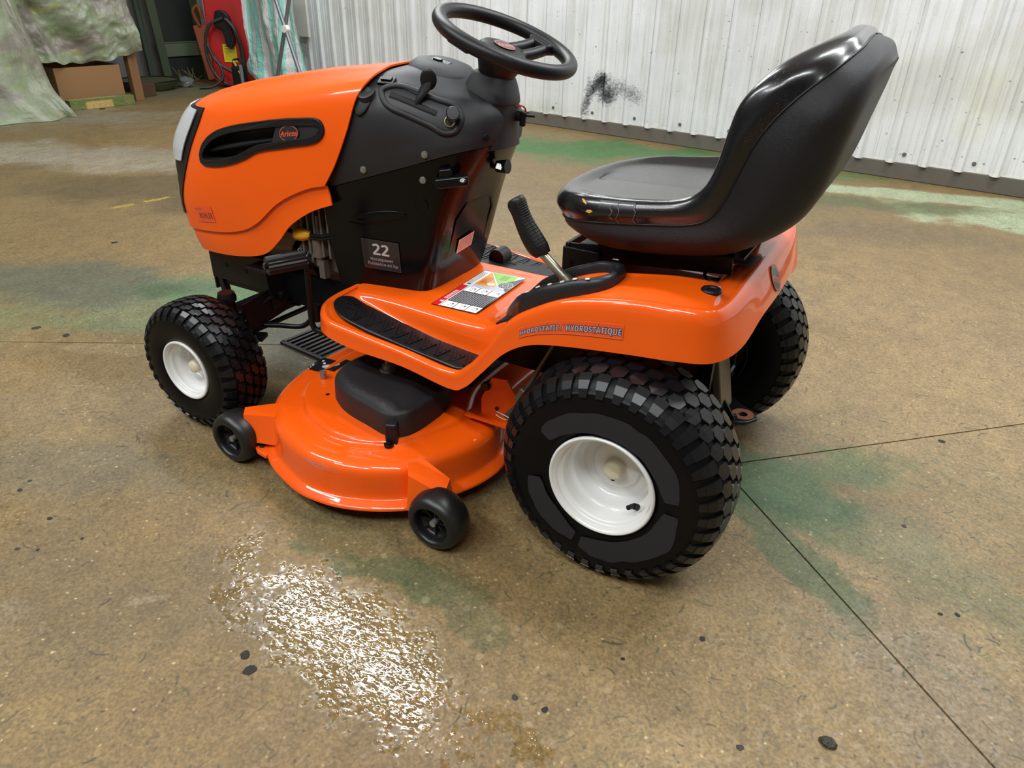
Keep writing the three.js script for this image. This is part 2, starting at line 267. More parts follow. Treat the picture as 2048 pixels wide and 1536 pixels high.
// ---- the slabs between the sawn joints
const floor = structure('floor', 'stained wet concrete floor with sawn joints');
{
  const P = [0.127, -0.102], D = [-1.28, -0.09], far = 22;
  const q1 = [P[0] + 0.715 * far, P[1] + 0.7 * far], q2 = [P[0] + 0.725 * far, P[1] - 0.69 * far], q3 = [D[0] - 0.86 * far, D[1] + 0.51 * far];
  const regions = [[D, P, q1, [q3[0], q1[1]], q3], [P, q2, q1], [P, D, q3, [q3[0], q2[1]], q2]];
  const area = (p) => p.reduce((s, [x, y], i) => { const [u, v] = p[(i + 1) % p.length]; return s + x * v - u * y; }, 0);
  const inset = (p, g) => { const q = area(p) < 0 ? [...p].reverse() : p, n = q.length; return q.map((b, i) => { const a = q[(i + n - 1) % n], c = q[(i + 1) % n], d1 = V(b[0] - a[0], b[1] - a[1], 0).normalize(), d2 = V(c[0] - b[0], c[1] - b[1], 0).normalize(), n1 = [-d1.y, d1.x], n2 = [-d2.y, d2.x], k = 1 + n1[0] * n2[0] + n1[1] * n2[1]; return [b[0] + g * (n1[0] + n2[0]) / k, b[1] + g * (n1[1] + n2[1]) / k]; }); };
  const clip = (p, f) => { const o = []; p.forEach((a, i) => { const b = p[(i + 1) % p.length], u = f(a), v = f(b); if (u >= 0) o.push(a); if ((u >= 0) !== (v >= 0)) { const t = u / (u - v); o.push([lerp(a[0], b[0], t), lerp(a[1], b[1], t)]); } }); return o; };
  const cells = [[NEAR.x0, NEAR.x1, NEAR.z0, NEAR.z1, 1], [-12, NEAR.x0, FAR.z0, 11], [NEAR.x1, 8, FAR.z0, 11], [NEAR.x0, NEAR.x1, FAR.z0, NEAR.z0], [NEAR.x0, NEAR.x1, NEAR.z1, 11]];
  for (const region of regions) for (const [x0, x1, z0, z1, near] of cells) {
    let p = inset(region, 0.0022);
    for (const f of [(a) => a[0] - x0, (a) => x1 - a[0], (a) => a[1] - z0, (a) => z1 - a[1]]) if (p.length) p = clip(p, f);
    if (p.length < 3) continue;
    if (area(p) < 0) p.reverse();
    const tri = THREE.ShapeUtils.triangulateShape(p.map(([x, z]) => new THREE.Vector2(x, z)), []), R = near ? NEAR : FAR, pos = [], uv = [];
    const add = (x, y, z) => { pos.push(x, y, z); uv.push((x - R.x0) / (R.x1 - R.x0), 1 - (z - R.z0) / (R.z1 - R.z0)); };
    for (const t of tri) for (const k of [t[0], t[2], t[1]]) add(p[k][0], 0, p[k][1]);
    p.forEach((a, i) => { const b = p[(i + 1) % p.length]; add(a[0], 0, a[1]); add(b[0], 0, b[1]); add(b[0], -0.03, b[1]); add(a[0], 0, a[1]); add(b[0], -0.03, b[1]); add(a[0], -0.03, a[1]); });
    const g = new THREE.BufferGeometry(); g.setAttribute('position', new THREE.Float32BufferAttribute(pos, 3)); g.setAttribute('uv', new THREE.Float32BufferAttribute(uv, 2)); g.computeVertexNormals();
    part('slab', g, near ? M_floorNear : M_floorFar, floor);
  }
  part('bedding', box(20, 0.05, 18, -2, -0.033, 2.5), std(0x2c3a2a, 0.9), floor, 'dark green bottom of the joints');
}
{ // cast iron drain grate behind the front wheel
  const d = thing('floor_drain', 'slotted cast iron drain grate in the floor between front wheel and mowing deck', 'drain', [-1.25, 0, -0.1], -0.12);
  const iron = std(0x2e2c28, 0.55, { metalness: 0.5 });
  part('frame', [box(0.3, 0.012, 0.014, 0, 0.004, 0.093), box(0.3, 0.012, 0.014, 0, 0.004, -0.093), box(0.014, 0.012, 0.2, 0.143, 0.004, 0), box(0.014, 0.012, 0.2, -0.143, 0.004, 0)], iron, d);
  part('dark_plate', box(0.28, 0.004, 0.18, 0, 0.001, 0), std(0x0a0a09, 0.8), d);  // flat near-black plate, its colour stands for the shade below the bars
  for (let i = 0; i < 10; i++) part('bar', box(0.011, 0.012, 0.18, -0.118 + i * 0.0262, 0.005, 0), iron, d);
}

// ---- metal clad wall behind the mower
const WB = -4.1, PITCH = 0.21;
const wallTex = canvasTex(2048, 512, (c, w, h) => {
  const A = (a) => (a + 7.3) / 8.8 * w, Y = (y) => h - y / 1.6 * h, im = c.createImageData(w, h), d = im.data;
  for (let j = 0, k = 0; j < h; j++) for (let i = 0; i < w; i++, k += 4) {
    const a = -7.3 + i / w * 8.8, y = (h - j) / h * 1.6, streak = fbm(a * 30, y * 1.1, 4), blot = fbm(a * 3, y * 4 + 8, 4), fine = hash2(i, j);
    const grime = clamp(0.55 * sstep(0.5, 0.8, streak) + 0.6 * sstep(0.55, 0.8, fbm(a * 1.2 + 3, y * 1.5, 4)));
    const left = sstep(-3.6, -5.0, a + 0.8 * (blot - 0.5));
    let r = 226, g = 227, b = 229;
    r = lerp(r, 176, grime * 0.5); g = lerp(g, 174, grime * 0.5); b = lerp(b, 160, grime * 0.5);
    r = lerp(r, 186, left * 0.5 * streak); g = lerp(g, 190, left * 0.5 * streak); b = lerp(b, 184, left * 0.5 * streak);
    const green = 0.6 * sstep(0.35, 0.05, y + 0.4 * (blot - 0.5)) * sstep(-2.9, -3.6, a) * 0.5; r = lerp(r, 150, green); g = lerp(g, 172, green); b = lerp(b, 138, green);
    const t = 0.93 + 0.1 * blot + 0.04 * fine; d[k] = r * t; d[k + 1] = g * t; d[k + 2] = b * t; d[k + 3] = 255;
  }
  c.putImageData(im, 0, 0);
  const spray = (pts, r, n, al) => { for (let i = 0; i < n; i++) { const t = rnd() * (pts.length - 1), k = Math.floor(t), f = t - k, q = rnd() + rnd() + rnd() - 1.5, u = rnd() + rnd() + rnd() - 1.5; c.globalAlpha = al * rr(0.3, 1); c.fillStyle = '#1d1f24'; c.beginPath(); c.arc(A(lerp(pts[k][0], pts[k + 1][0], f) + q * r), Y(lerp(pts[k][1], pts[k + 1][1], f) + u * r), rr(0.8, 2.2), 0, 7); c.fill(); } };
  spray([[-3.02, 0.1], [-2.98, 0.25], [-2.93, 0.36], [-2.86, 0.43], [-2.8, 0.46]], 0.035, 1100, 0.24);
  spray([[-2.95, 0.34], [-2.86, 0.44], [-2.81, 0.42], [-2.83, 0.33], [-2.78, 0.3], [-2.73, 0.34]], 0.06, 2600, 0.22);
  spray([[-2.74, 0.4], [-2.66, 0.38], [-2.55, 0.36], [-2.47, 0.33]], 0.065, 1100, 0.12);
  for (let i = 0; i < 700; i++) { const a = rr(-7.2, 1.4); c.globalAlpha = rr(0.03, 0.14); c.fillStyle = '#6a6450'; c.fillRect(A(a), Y(rr(0.1, 1.4)), rr(0.6, 1.6), rr(10, 160)); }
  for (let i = 0; i < 240; i++) { c.globalAlpha = rr(0.3, 0.8); c.fillStyle = '#4c4a42'; c.beginPath(); c.arc(A(rr(-7, 1.2)), Y(rr(0.1, 1)), rr(0.5, 1.5), 0, 7); c.fill(); }
  for (let i = 0; i < 120; i++) { const a = -0.05 + 0.2 * (rnd() - 0.5), y = rr(0.3, 0.75); c.globalAlpha = 0.02; c.fillStyle = '#d6c48a'; c.beginPath(); c.arc(A(a), Y(y), rr(6, 16), 0, 7); c.fill(); }
  for (let i = 0; i < 500; i++) { c.globalAlpha = rr(0.2, 0.6); c.fillStyle = '#f1f0ec'; c.beginPath(); c.arc(A(rr(-3.8, 1.4)), Y(0.09 + 0.05 * rnd() * rnd()), rr(2, 7), 0, 7); c.fill(); }
  c.globalAlpha = 1;
});
const M_wall = std(0xffffff, 0.42, { map: wallTex });
const wallBack = structure('wall_back', 'off-white ribbed sheet metal wall with rust specks and a black spray mark');
{
  const prof = [[0, 0], [0.028, 0], [0.033, 0.004], [0.038, 0], [0.068, 0], [0.073, 0.004], [0.078, 0], [0.108, 0], [0.109, -0.005], [0.113, -0.005], [0.114, 0], [0.142, 0.03], [0.168, 0.03], [0.18, 0]];
  const y0 = 0.105, y1 = 4.2, n = 4;
  for (let p = 0; p < 19; p++) {
    const a0 = -3.41 - 0.156 - 7 * 4 * PITCH + p * n * PITCH, pts = [];
    for (let k = 0; k < n; k++) for (const [a, h] of prof) pts.push([a0 + k * PITCH + a, WB + h]);
    pts.push([a0 + n * PITCH, WB]);
    const pos = [], uv = [], idx = [];
    pts.forEach(([a, b]) => { for (const y of [y0, y1]) { const q = RM(a, y, b + (p % 2) * 0.0008); pos.push(q.x, q.y, q.z); uv.push((a + 7.3) / 8.8, y / 1.6); } });
    for (let i = 0; i < pts.length - 1; i++) { const k = i * 2; idx.push(k, k + 2, k + 3, k, k + 3, k + 1); }
    const g = new THREE.BufferGeometry(); g.setAttribute('position', new THREE.Float32BufferAttribute(pos, 3)); g.setAttribute('uv', new THREE.Float32BufferAttribute(uv, 2)); g.setIndex(idx);
    const f = g.toNonIndexed(); f.computeVertexNormals();
    part('panel', f, M_wall, wallBack);
  }
  const head = cyl(0.008, 0.008, 0.005, 12, 0, 0, 0, Math.PI / 2), washer = cyl(0.013, 0.013, 0.003, 16, 0, 0, -0.002, Math.PI / 2), screw = merge([head, washer]), sm = std(0x77746c, 0.5, { metalness: 0.5 });
  for (let i = 0; i < 12; i++) { const m = part('screw', screw, sm, wallBack); m.position.copy(RM(-3.35 + 0.42 * i + 0.01, 0.165, WB + 0.006)); m.rotation.y = -ROOM; }
  const back = part('backing', box(15.6, 4.3, 0.12, 0, 2.1, 0), std(0xb8b8b2, 0.8), wallBack); back.position.copy(RM(-1.7, 0, WB - 0.09)); back.rotation.y = -ROOM;
  const curb = part('curb', box(15.6, 0.11, 0.1, 0, 0.055, 0, 0, 0, 0, 0.008), M_curb, wallBack, 'rough grey concrete curb under the sheet metal'); curb.position.copy(RM(-1.7, 0, WB - 0.042)); curb.rotation.y = -ROOM;
}
const plain = (name, label, w, h, d, a, y, b, mat) => { const g = structure(name, label); const m = part(name.startsWith('ceiling') ? 'boarding' : 'cladding', box(w, h, d), mat, g); m.position.copy(RM(a, y, b)); m.rotation.y = -ROOM; };
const M_plainWall = std(0xb4b3ae, 0.7);
plain('wall_left', 'pale wall behind the covered bench', 0.12, 4.3, 13.4, -9.36, 2.1, 2.5, M_plainWall);
plain('wall_right', 'pale side wall of the hall', 0.12, 4.3, 13.4, 6.06, 2.1, 2.5, M_plainWall);
plain('wall_front', 'pale wall behind the viewer', 15.6, 4.3, 0.12, -1.65, 2.1, 9.2, M_plainWall);
plain('ceiling', 'pale sheet ceiling', 15.6, 0.1, 13.5, -1.65, 4.26, 2.55, std(0xcfcdc6, 0.8));

// ---- lamps
const lampGlow = new THREE.MeshStandardMaterial({ color: 0xffffff, emissive: LAMP_COLOR, emissiveIntensity: 6 });
for (const [a, b] of LAMPS) {
  const p = RM(a, LAMP_Y, b), t = thing('ceiling_light', 'long white strip light hanging under the ceiling, some of the set added for brightness', 'light', p.toArray(), -ROOM, 'strip lights under the ceiling');
  part('housing', box(2.44, 0.07, 0.2, 0, 0.05, 0, 0, 0, 0, 0.01), M.white, t);
  part('diffuser', box(2.38, 0.02, 0.15, 0, 0.008, 0), lampGlow, t);
  for (const x of [-0.9, 0.9]) part('hanger', bar([x, 0.08, 0], [x, 0.215, 0], 0.004), M.zinc, t);
  const l = new THREE.RectAreaLight(LAMP_COLOR, LAMP_POWER, 2.38, 0.15); l.position.set(0, -0.006, 0); l.rotation.x = -Math.PI / 2; t.add(l); l.name = 'strip';
}

// ================================================================ THE MOWER (x to the rear, z to its left, origin under the rear axle)
const mower = thing('riding_mower', 'orange riding lawn mower with black seat, white wheel rims and orange mowing deck', 'lawn mower');
const HUB = 0.242;

// ---- lettering and stickers
const text = (c, s, x, y, font, fill, align = 'center') => { c.font = font; c.fillStyle = fill; c.textAlign = align; c.textBaseline = 'middle'; c.fillText(s, x, y); };
const scribble = (c, x0, y0, w, h, n, col) => { c.fillStyle = col; for (let i = 0; i < n; i++) { const y = y0 + h * (i + 0.2) / n; let x = x0; while (x < x0 + w) { const l = rr(0.03, 0.1) * w; c.fillRect(x, y, Math.min(l, x0 + w - x), h / n * 0.5); x += l + w * 0.02; } } };
const badge = (bg, ring) => canvasTex(256, 160, (c) => {
  c.fillStyle = bg; c.fillRect(0, 0, 256, 160); c.strokeStyle = ring; c.lineWidth = 5; c.beginPath(); c.ellipse(128, 80, 116, 68, 0, 0, 7); c.stroke();
  c.save(); c.translate(128, 84); c.transform(1, 0, -0.15, 1, 0, 0); text(c, 'Ariens', 6, 0, 'bold 64px serif', ring); c.restore();
  c.lineWidth = 6; c.beginPath(); c.moveTo(26, 92); c.quadraticCurveTo(44, 66, 70, 84); c.stroke();
});
const decalMat = (map, roughness = 0.25) => phys(0xffffff, roughness, { map, clearcoat: 0.4, clearcoatRoughness: 0.1, polygonOffset: true, polygonOffsetFactor: -1 });
const T = {
  badge: badge('#26242a', '#f0572a'),
  kohler: canvasTex(256, 128, (c) => { c.fillStyle = '#ee4a1a'; c.fillRect(0, 0, 256, 128); c.strokeStyle = '#f5866a'; c.strokeRect(2, 2, 252, 124); text(c, 'Powered By', 60, 22, '20px serif', '#2a1510'); c.save(); c.translate(150, 78); c.scale(0.92, 1.15); text(c, 'KOHLER', 0, 0, 'bold 54px sans-serif', '#120804'); c.restore(); }),
  hp: canvasTex(512, 400, (c) => { c.fillStyle = '#221e1f'; c.fillRect(0, 0, 512, 400); c.strokeStyle = '#4a4544'; c.lineWidth = 4; c.strokeRect(6, 6, 500, 388); c.save(); c.translate(256, 130); c.scale(1.15, 1.1); text(c, '22', 0, 0, 'bold 190px sans-serif', '#bdb6b6'); c.restore(); text(c, 'Horsepower', 256, 262, '58px sans-serif', '#b0a9a9'); text(c, 'Puissance en hp', 262, 326, '58px sans-serif', '#b0a9a9'); }),
  hydro: canvasTex(1024, 96, (c) => { c.fillStyle = '#f2521a'; c.fillRect(0, 0, 1024, 96); c.strokeStyle = '#f47a4c'; c.lineWidth = 3; c.strokeRect(2, 2, 1020, 92); c.save(); c.translate(512, 50); c.scale(1.14, 1); c.font = 'bold 56px sans-serif'; c.textAlign = 'center'; c.textBaseline = 'middle'; c.lineWidth = 9; c.strokeStyle = '#2a2230'; c.strokeText('HYDROSTATIC / HYDROSTATIQUE', 0, 0); c.fillStyle = '#aaa6b4'; c.fillText('HYDROSTATIC / HYDROSTATIQUE', 0, 0); c.restore(); }),
  danger: canvasTex(1024, 512, (c) => {   // lies across the tunnel, its head towards the dash
    c.fillStyle = '#222'; c.fillRect(0, 0, 1024, 512); c.save();
    c.fillStyle = '#fafafa'; c.fillRect(8, 8, 1008, 496);
    c.fillStyle = '#d8242c'; c.fillRect(8, 8, 560, 70); text(c, 'DANGER', 300, 44, 'bold 52px serif', '#fff'); c.fillStyle = '#fff'; c.beginPath(); c.moveTo(90, 66); c.lineTo(116, 20); c.lineTo(142, 66); c.fill();
    c.fillStyle = '#26262a'; c.fillRect(8, 90, 560, 414);
    c.fillStyle = '#fff'; for (let i = 0; i < 3; i++) { c.fillRect(14, 96 + i * 137, 130, 128); c.fillRect(430, 96 + i * 137, 132, 128); }
    scribble(c, 160, 100, 255, 395, 16, '#b9b9bd');
    c.strokeStyle = '#333'; c.lineWidth = 4; for (let i = 0; i < 6; i++) { const x = i < 3 ? 40 : 456, y = 120 + (i % 3) * 137; c.beginPath(); c.moveTo(x, y + 60); c.lineTo(x + 30, y + 20); c.lineTo(x + 55, y + 50); c.lineTo(x + 80, y + 10); c.moveTo(x + 10, y + 80); c.lineTo(x + 70, y + 70); c.stroke(); c.fillStyle = '#222'; c.beginPath(); c.arc(x + 62, y + 66, 12, 0, 7); c.fill(); }
    c.fillStyle = '#f0f0f2'; c.fillRect(580, 8, 436, 90); scribble(c, 640, 18, 330, 60, 3, '#666'); c.fillStyle = '#333'; c.fillRect(600, 30, 30, 44);
    c.fillStyle = '#f2952e'; c.beginPath(); c.moveTo(640, 104); c.lineTo(1010, 104); c.lineTo(700, 330); c.lineTo(640, 330); c.fill();
    c.fillStyle = '#86c832'; c.beginPath(); c.moveTo(1010, 110); c.lineTo(1010, 430); c.lineTo(820, 430); c.lineTo(730, 330); c.fill();
    c.fillStyle = '#c3c6d6'; c.fillRect(580, 104, 60, 400); c.fillRect(640, 330, 90, 90); scribble(c, 690, 130, 180, 90, 5, '#553a14'); scribble(c, 850, 270, 130, 90, 5, '#33501a');
    c.fillStyle = '#38383c'; c.beginPath(); c.moveTo(580, 500); c.lineTo(760, 350); c.lineTo(1010, 504); c.fill(); c.beginPath(); c.arc(740, 415, 78, 0, 7); c.fill(); c.strokeStyle = '#eee'; c.lineWidth = 6; c.stroke(); c.beginPath(); c.arc(740, 415, 30, 0, 7); c.stroke(); c.beginPath(); c.setLineDash([12, 16]); c.arc(740, 415, 54, 0, 7); c.stroke(); c.setLineDash([]);
    c.fillStyle = '#fff'; c.beginPath(); c.ellipse(705, 265, 34, 44, 0, 0, 7); c.fill(); c.strokeStyle = '#333'; c.beginPath(); c.moveTo(690, 280); c.lineTo(712, 245); c.lineTo(724, 280); c.stroke();
    c.restore();
  }),
  pink: canvasTex(256, 160, (c) => { c.fillStyle = '#ecb9b4'; c.fillRect(0, 0, 256, 160); scribble(c, 14, 14, 228, 132, 6, '#56302e'); }),
  plate: canvasTex(256, 128, (c) => { c.fillStyle = '#55565a'; c.fillRect(0, 0, 256, 128); scribble(c, 30, 20, 180, 90, 4, '#1c1c20'); c.strokeStyle = '#17171a'; c.lineWidth = 5; for (let i = 0; i < 6; i++) { c.beginPath(); c.moveTo(50 + i * 24, rr(20, 60)); c.lineTo(60 + i * 24, rr(70, 110)); c.stroke(); } }),
  deckLabel: canvasTex(256, 160, (c) => { c.fillStyle = '#151517'; c.fillRect(0, 0, 256, 160); c.fillStyle = '#b6b4ae'; c.beginPath(); c.ellipse(150, 84, 72, 30, -0.15, 0, 7); c.fill(); c.fillStyle = '#f4f4f4'; for (let i = 0; i < 4; i++) { c.beginPath(); c.arc(118 + i * 20, 88 - i * 4, 6, 0, 7); c.fill(); } c.beginPath(); c.arc(34, 40, 9, 0, 7); c.fill(); c.beginPath(); c.arc(66, 62, 10, 0, 7); c.fill(); c.fillStyle = '#d9d4cc'; for (let i = 0; i < 14; i++) c.fillRect(rr(0, 20), rr(90, 160), rr(4, 14), rr(2, 8)); }),
  marks: canvasTex(256, 64, (c) => { c.fillStyle = '#2a2a2e'; c.fillRect(0, 0, 256, 64); c.fillStyle = '#eee'; for (let i = 0; i < 5; i++) c.fillRect(70 + i * 34, 34, 24, 10 - i); c.fillRect(20, 10, 26, 18); c.fillRect(16, 36, 30, 12); c.fillStyle = '#2a2a2e'; c.fillRect(26, 16, 6, 6); c.fillStyle = '#777'; c.fillRect(90, 12, 60, 6); }),
  knob: canvasTex(64, 64, (c) => { c.fillStyle = '#0f0f11'; c.fillRect(0, 0, 64, 64); c.strokeStyle = '#e8e8ea'; c.lineWidth = 5; c.beginPath(); c.arc(32, 32, 18, 0.4, 5.6); c.stroke(); c.beginPath(); c.arc(32, 32, 7, 0, 7); c.stroke(); }),
  knobMarks: canvasTex(64, 64, (c) => { c.fillStyle = '#0f0f11'; c.fillRect(0, 0, 64, 64); c.fillStyle = '#eee'; for (let i = 0; i < 3; i++) for (let j = 0; j < 2; j++) c.fillRect(10 + j * 26, 12 + i * 16, 18, 8); }),
  dot: canvasTex(64, 64, (c) => { c.fillStyle = '#1a1a1d'; c.fillRect(0, 0, 64, 64); c.fillStyle = '#cfd2d6'; c.fillRect(8, 16, 48, 30); c.fillStyle = '#444'; c.fillRect(20, 20, 10, 20); }),
  filter: canvasTex(512, 128, (c) => { c.fillStyle = '#0c0c0d'; c.fillRect(0, 0, 512, 128); for (let k = 0; k < 4; k++) { text(c, 'KOHLER', 64 + k * 128, 40, 'bold 28px sans-serif', '#ddd'); c.fillStyle = '#aaa'; c.fillRect(20 + k * 128, 80, 60, 5); c.strokeStyle = '#ddd'; c.lineWidth = 5; c.strokeRect(96 + k * 128, 74, 20, 20); } }),
};

// ---- hood: rows run left rear -> nose -> right rear, from the crest down
const blend = (A, B, zs) => zs.map((z, i) => { const t = [0, 0.12, 0.24, 0.36, 0.5, 0.64, 0.82, 1][i]; return [lerp(A[0], B[0], t), lerp(A[1], B[1], t) + 0.004 * Math.sin(t * 3.14), z]; });
const hoodRows = {
  C: [[-0.765, 0.95, 0], [-0.83, 0.942, 0], [-0.9, 0.934, 0], [-0.98, 0.925, 0], [-1.06, 0.913, 0], [-1.14, 0.9, 0], [-1.22, 0.885, 0], [-1.3, 0.868, 0], [-1.33, 0.861, 0], [-1.34, 0.859, 0]],
  K2: [[-0.762, 0.947, 0.075], [-0.83, 0.939, 0.08], [-0.9, 0.931, 0.083], [-0.98, 0.921, 0.085], [-1.06, 0.909, 0.086], [-1.15, 0.894, 0.086], [-1.26, 0.874, 0.082], [-1.36, 0.851, 0.07], [-1.395, 0.845, 0.045], [-1.41, 0.843, 0]],
  K1: [[-0.76, 0.942, 0.11], [-0.83, 0.931, 0.116], [-0.9, 0.92, 0.12], [-0.98, 0.908, 0.122], [-1.06, 0.894, 0.122], [-1.15, 0.879, 0.121], [-1.26, 0.858, 0.117], [-1.365, 0.835, 0.105], [-1.42, 0.834, 0.065], [-1.442, 0.835, 0]],
  S: [[-0.755, 0.926, 0.17], [-0.83, 0.912, 0.18], [-0.9, 0.898, 0.185], [-0.98, 0.882, 0.188], [-1.06, 0.867, 0.188], [-1.15, 0.85, 0.184], [-1.26, 0.83, 0.176], [-1.35, 0.812, 0.165], [-1.44, 0.812, 0.115], [-1.48, 0.82, 0]],
  M3: [...blend([-0.772, 0.885, 0], [-1.372, 0.765, 0], [0.207, 0.215, 0.218, 0.219, 0.217, 0.212, 0.202, 0.182]), [-1.478, 0.767, 0.14], [-1.535, 0.768, 0]],
  M2: [...blend([-0.797, 0.81, 0], [-1.43, 0.68, 0], [0.223, 0.228, 0.229, 0.229, 0.228, 0.224, 0.211, 0.187]), [-1.54, 0.676, 0.142], [-1.595, 0.675, 0]],
  M1: [...blend([-0.838, 0.73, 0], [-1.497, 0.55, 0], [0.229, 0.231, 0.232, 0.232, 0.231, 0.227, 0.214, 0.184]), [-1.568, 0.546, 0.12], [-1.6, 0.545, 0]],
  R: [[-0.878, 0.674, 0.23], [-0.93, 0.661, 0.232], [-1.0, 0.632, 0.232], [-1.062, 0.597, 0.232], [-1.142, 0.537, 0.23], [-1.225, 0.5, 0.224], [-1.348, 0.475, 0.212], [-1.495, 0.458, 0.18], [-1.556, 0.456, 0.11], [-1.582, 0.456, 0]],
};
const lowerRows = [
  hoodRows.R.map(([x, y, z]) => [x, y, z - 0.007]),
  [[-0.872, 0.65, 0.221], [-0.935, 0.63, 0.223], [-1.01, 0.592, 0.223], [-1.068, 0.55, 0.222], [-1.14, 0.494, 0.22], [-1.228, 0.462, 0.216], [-1.35, 0.44, 0.204], [-1.488, 0.425, 0.171], [-1.543, 0.424, 0.095], [-1.558, 0.424, 0]],
  [[-0.866, 0.627, 0.224], [-0.943, 0.597, 0.224], [-1.023, 0.548, 0.223], [-1.075, 0.497, 0.221], [-1.14, 0.448, 0.218], [-1.231, 0.422, 0.213], [-1.351, 0.404, 0.2], [-1.478, 0.391, 0.166], [-1.53, 0.39, 0.092], [-1.545, 0.39, 0]],
];
const hoodSurf = surface([hoodRows.C, hoodRows.K2, hoodRows.K1, hoodRows.S, hoodRows.M3, hoodRows.M2, hoodRows.M1, hoodRows.R].map(mirror));
const hoodGrid = gridOf(hoodSurf, 112, 44);
const lowerSurf = surface(lowerRows.map(mirror));
const sidePoints = [...hoodGrid.flat(), ...gridOf(lowerSurf, 80, 10).flat()].filter((p) => p.z > 0.1);
function hoodZ(x, y) { let s = 0, w = 0; for (const p of sidePoints) { const d = (p.x - x) ** 2 + (p.y - y) ** 2; if (d > 0.002) continue; const k = 1 / (d + 2e-5) ** 1.5; s += k * p.z; w += k; } return w ? s / w : 0.21; }
const ventOuter = [[-0.873, 0.826], [-0.863, 0.805], [-0.88, 0.783], [-0.984, 0.757], [-1.093, 0.733], [-1.15, 0.708], [-1.215, 0.686], [-1.3, 0.67], [-1.345, 0.672], [-1.352, 0.692], [-1.335, 0.72], [-1.29, 0.751], [-1.22, 0.776], [-1.09, 0.803], [-0.955, 0.824]];
const ventShape = shapeOf(ventOuter, true);
const ventPts = ventShape.getPoints(), ventC = new THREE.Vector2(-1.11, 0.748);
const shrink = (pts, d) => pts.map((p, i) => { const a = pts[(i + pts.length - 1) % pts.length], b = pts[(i + 1) % pts.length], t = new THREE.Vector2(b.x - a.x, b.y - a.y).normalize(), n = new THREE.Vector2(-t.y, t.x), s = n.dot(ventC.clone().sub(p)) > -0.02 ? 1 : 1; return new THREE.Vector2(p.x + n.x * d * s, p.y + n.y * d * s); });
const ccw = THREE.ShapeUtils.isClockWise(ventPts) ? -1 : 1;
const ventInner = shrink(ventPts, 0.013 * ccw);
const hood = (() => {
  const solid = gridGeo(hoodGrid, 0.004);
  const cut = new ExtrudeSafe(ventInner);
  const ev = new Evaluator(); ev.attributes = ['position', 'normal', 'uv']; ev.useGroups = false;
  const a = new Brush(solid), b = new Brush(cut.left); a.updateMatrixWorld(); b.updateMatrixWorld();
  const r = ev.evaluate(a, b, HOLLOW_SUBTRACTION);
  return part('hood', r.geometry, M.hood, mower, 'glossy orange hood with side vents');
})();
function ExtrudeSafe(pts) { const s = new THREE.Shape(pts); this.left = new THREE.ExtrudeGeometry(s, { depth: 0.12, bevelEnabled: false }).translate(0, 0, 0.16); }
part('lower_panel', gridGeo(gridOf(lowerSurf, 100, 12), 0.004), M.hood, hood, 'stepped lower edge of the hood');
part('lower_panel', merge([gridGeo([hoodRows.R, lowerRows[0]].map((r) => gridOf(surface([mirror(r), mirror(r)]), 100, 1)[0]))]), M.hood, hood);
{ // vent trim, recess and louvre, badge plate
  const ring = new THREE.Shape(ventPts); ring.holes.push(new THREE.Path([...ventInner].reverse()));
  const g = extrude(ring, 0.004, 0.0025, 2); part('vent_trim', warp(g, (p) => { p.z = hoodZ(p.x, p.y) + p.z - 0.001; }), M.black, hood, 'black rubber frame of the side vent');
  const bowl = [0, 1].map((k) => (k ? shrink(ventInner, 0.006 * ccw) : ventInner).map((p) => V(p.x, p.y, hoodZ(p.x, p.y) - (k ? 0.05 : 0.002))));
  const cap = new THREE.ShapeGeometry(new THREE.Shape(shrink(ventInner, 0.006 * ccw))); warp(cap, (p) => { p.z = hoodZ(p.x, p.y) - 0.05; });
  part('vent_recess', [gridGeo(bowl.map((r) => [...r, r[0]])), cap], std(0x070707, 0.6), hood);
  part('louvre', warp(tube([[-1.345, 0.7, 0], [-1.25, 0.722, 0], [-1.1, 0.753, 0], [-0.98, 0.775, 0]], 0.0065, 30, 8), (p) => { p.z = p.z * 0.9 + hoodZ(p.x, p.y) - 0.018; }), M.black, hood);
  part('louvre', warp(tube([[-1.3, 0.675, 0], [-1.25, 0.683, 0], [-1.18, 0.703, 0]], 0.005, 20, 8), (p) => { p.z = p.z * 0.9 + hoodZ(p.x, p.y) - 0.028; }), M.black, hood);
  const pl = shapeOf([[-1.045, 0.752], [-0.895, 0.785], [-0.876, 0.8], [-0.878, 0.818], [-1.02, 0.803]]); part('badge_plate', warp(extrude(pl, 0.004, 0.001), (p) => { p.z += hoodZ(p.x, p.y) - 0.004; }), std(0x242327, 0.45), hood, 'dark plate with an oval emblem');
  const em = new THREE.CircleGeometry(1, 40); part('emblem', warp(em, (p) => { const u = p.x * 0.0345, v = p.y * 0.0205; p.x = -0.977 + u + 0; p.y = 0.789 + v + u * 0.15; p.z = hoodZ(p.x, p.y) + 0.0022; }), decalMat(T.badge, 0.4), hood, 'orange lettered oval emblem');
}
const sideDecal = (name, w, h, x, y, ang, map, lift = 0.0009) => part(name, warp(put(new THREE.PlaneGeometry(w, h, 10, 5), 0, 0, 0, 0, 0, ang), (p) => { p.x += x; p.y += y; p.z = hoodZ(p.x, p.y) + lift; }), decalMat(map), hood);
sideDecal('engine_decal', 0.096, 0.046, -1.377, 0.522, 0.17, T.kohler).userData.label = 'small sticker with black lettering';
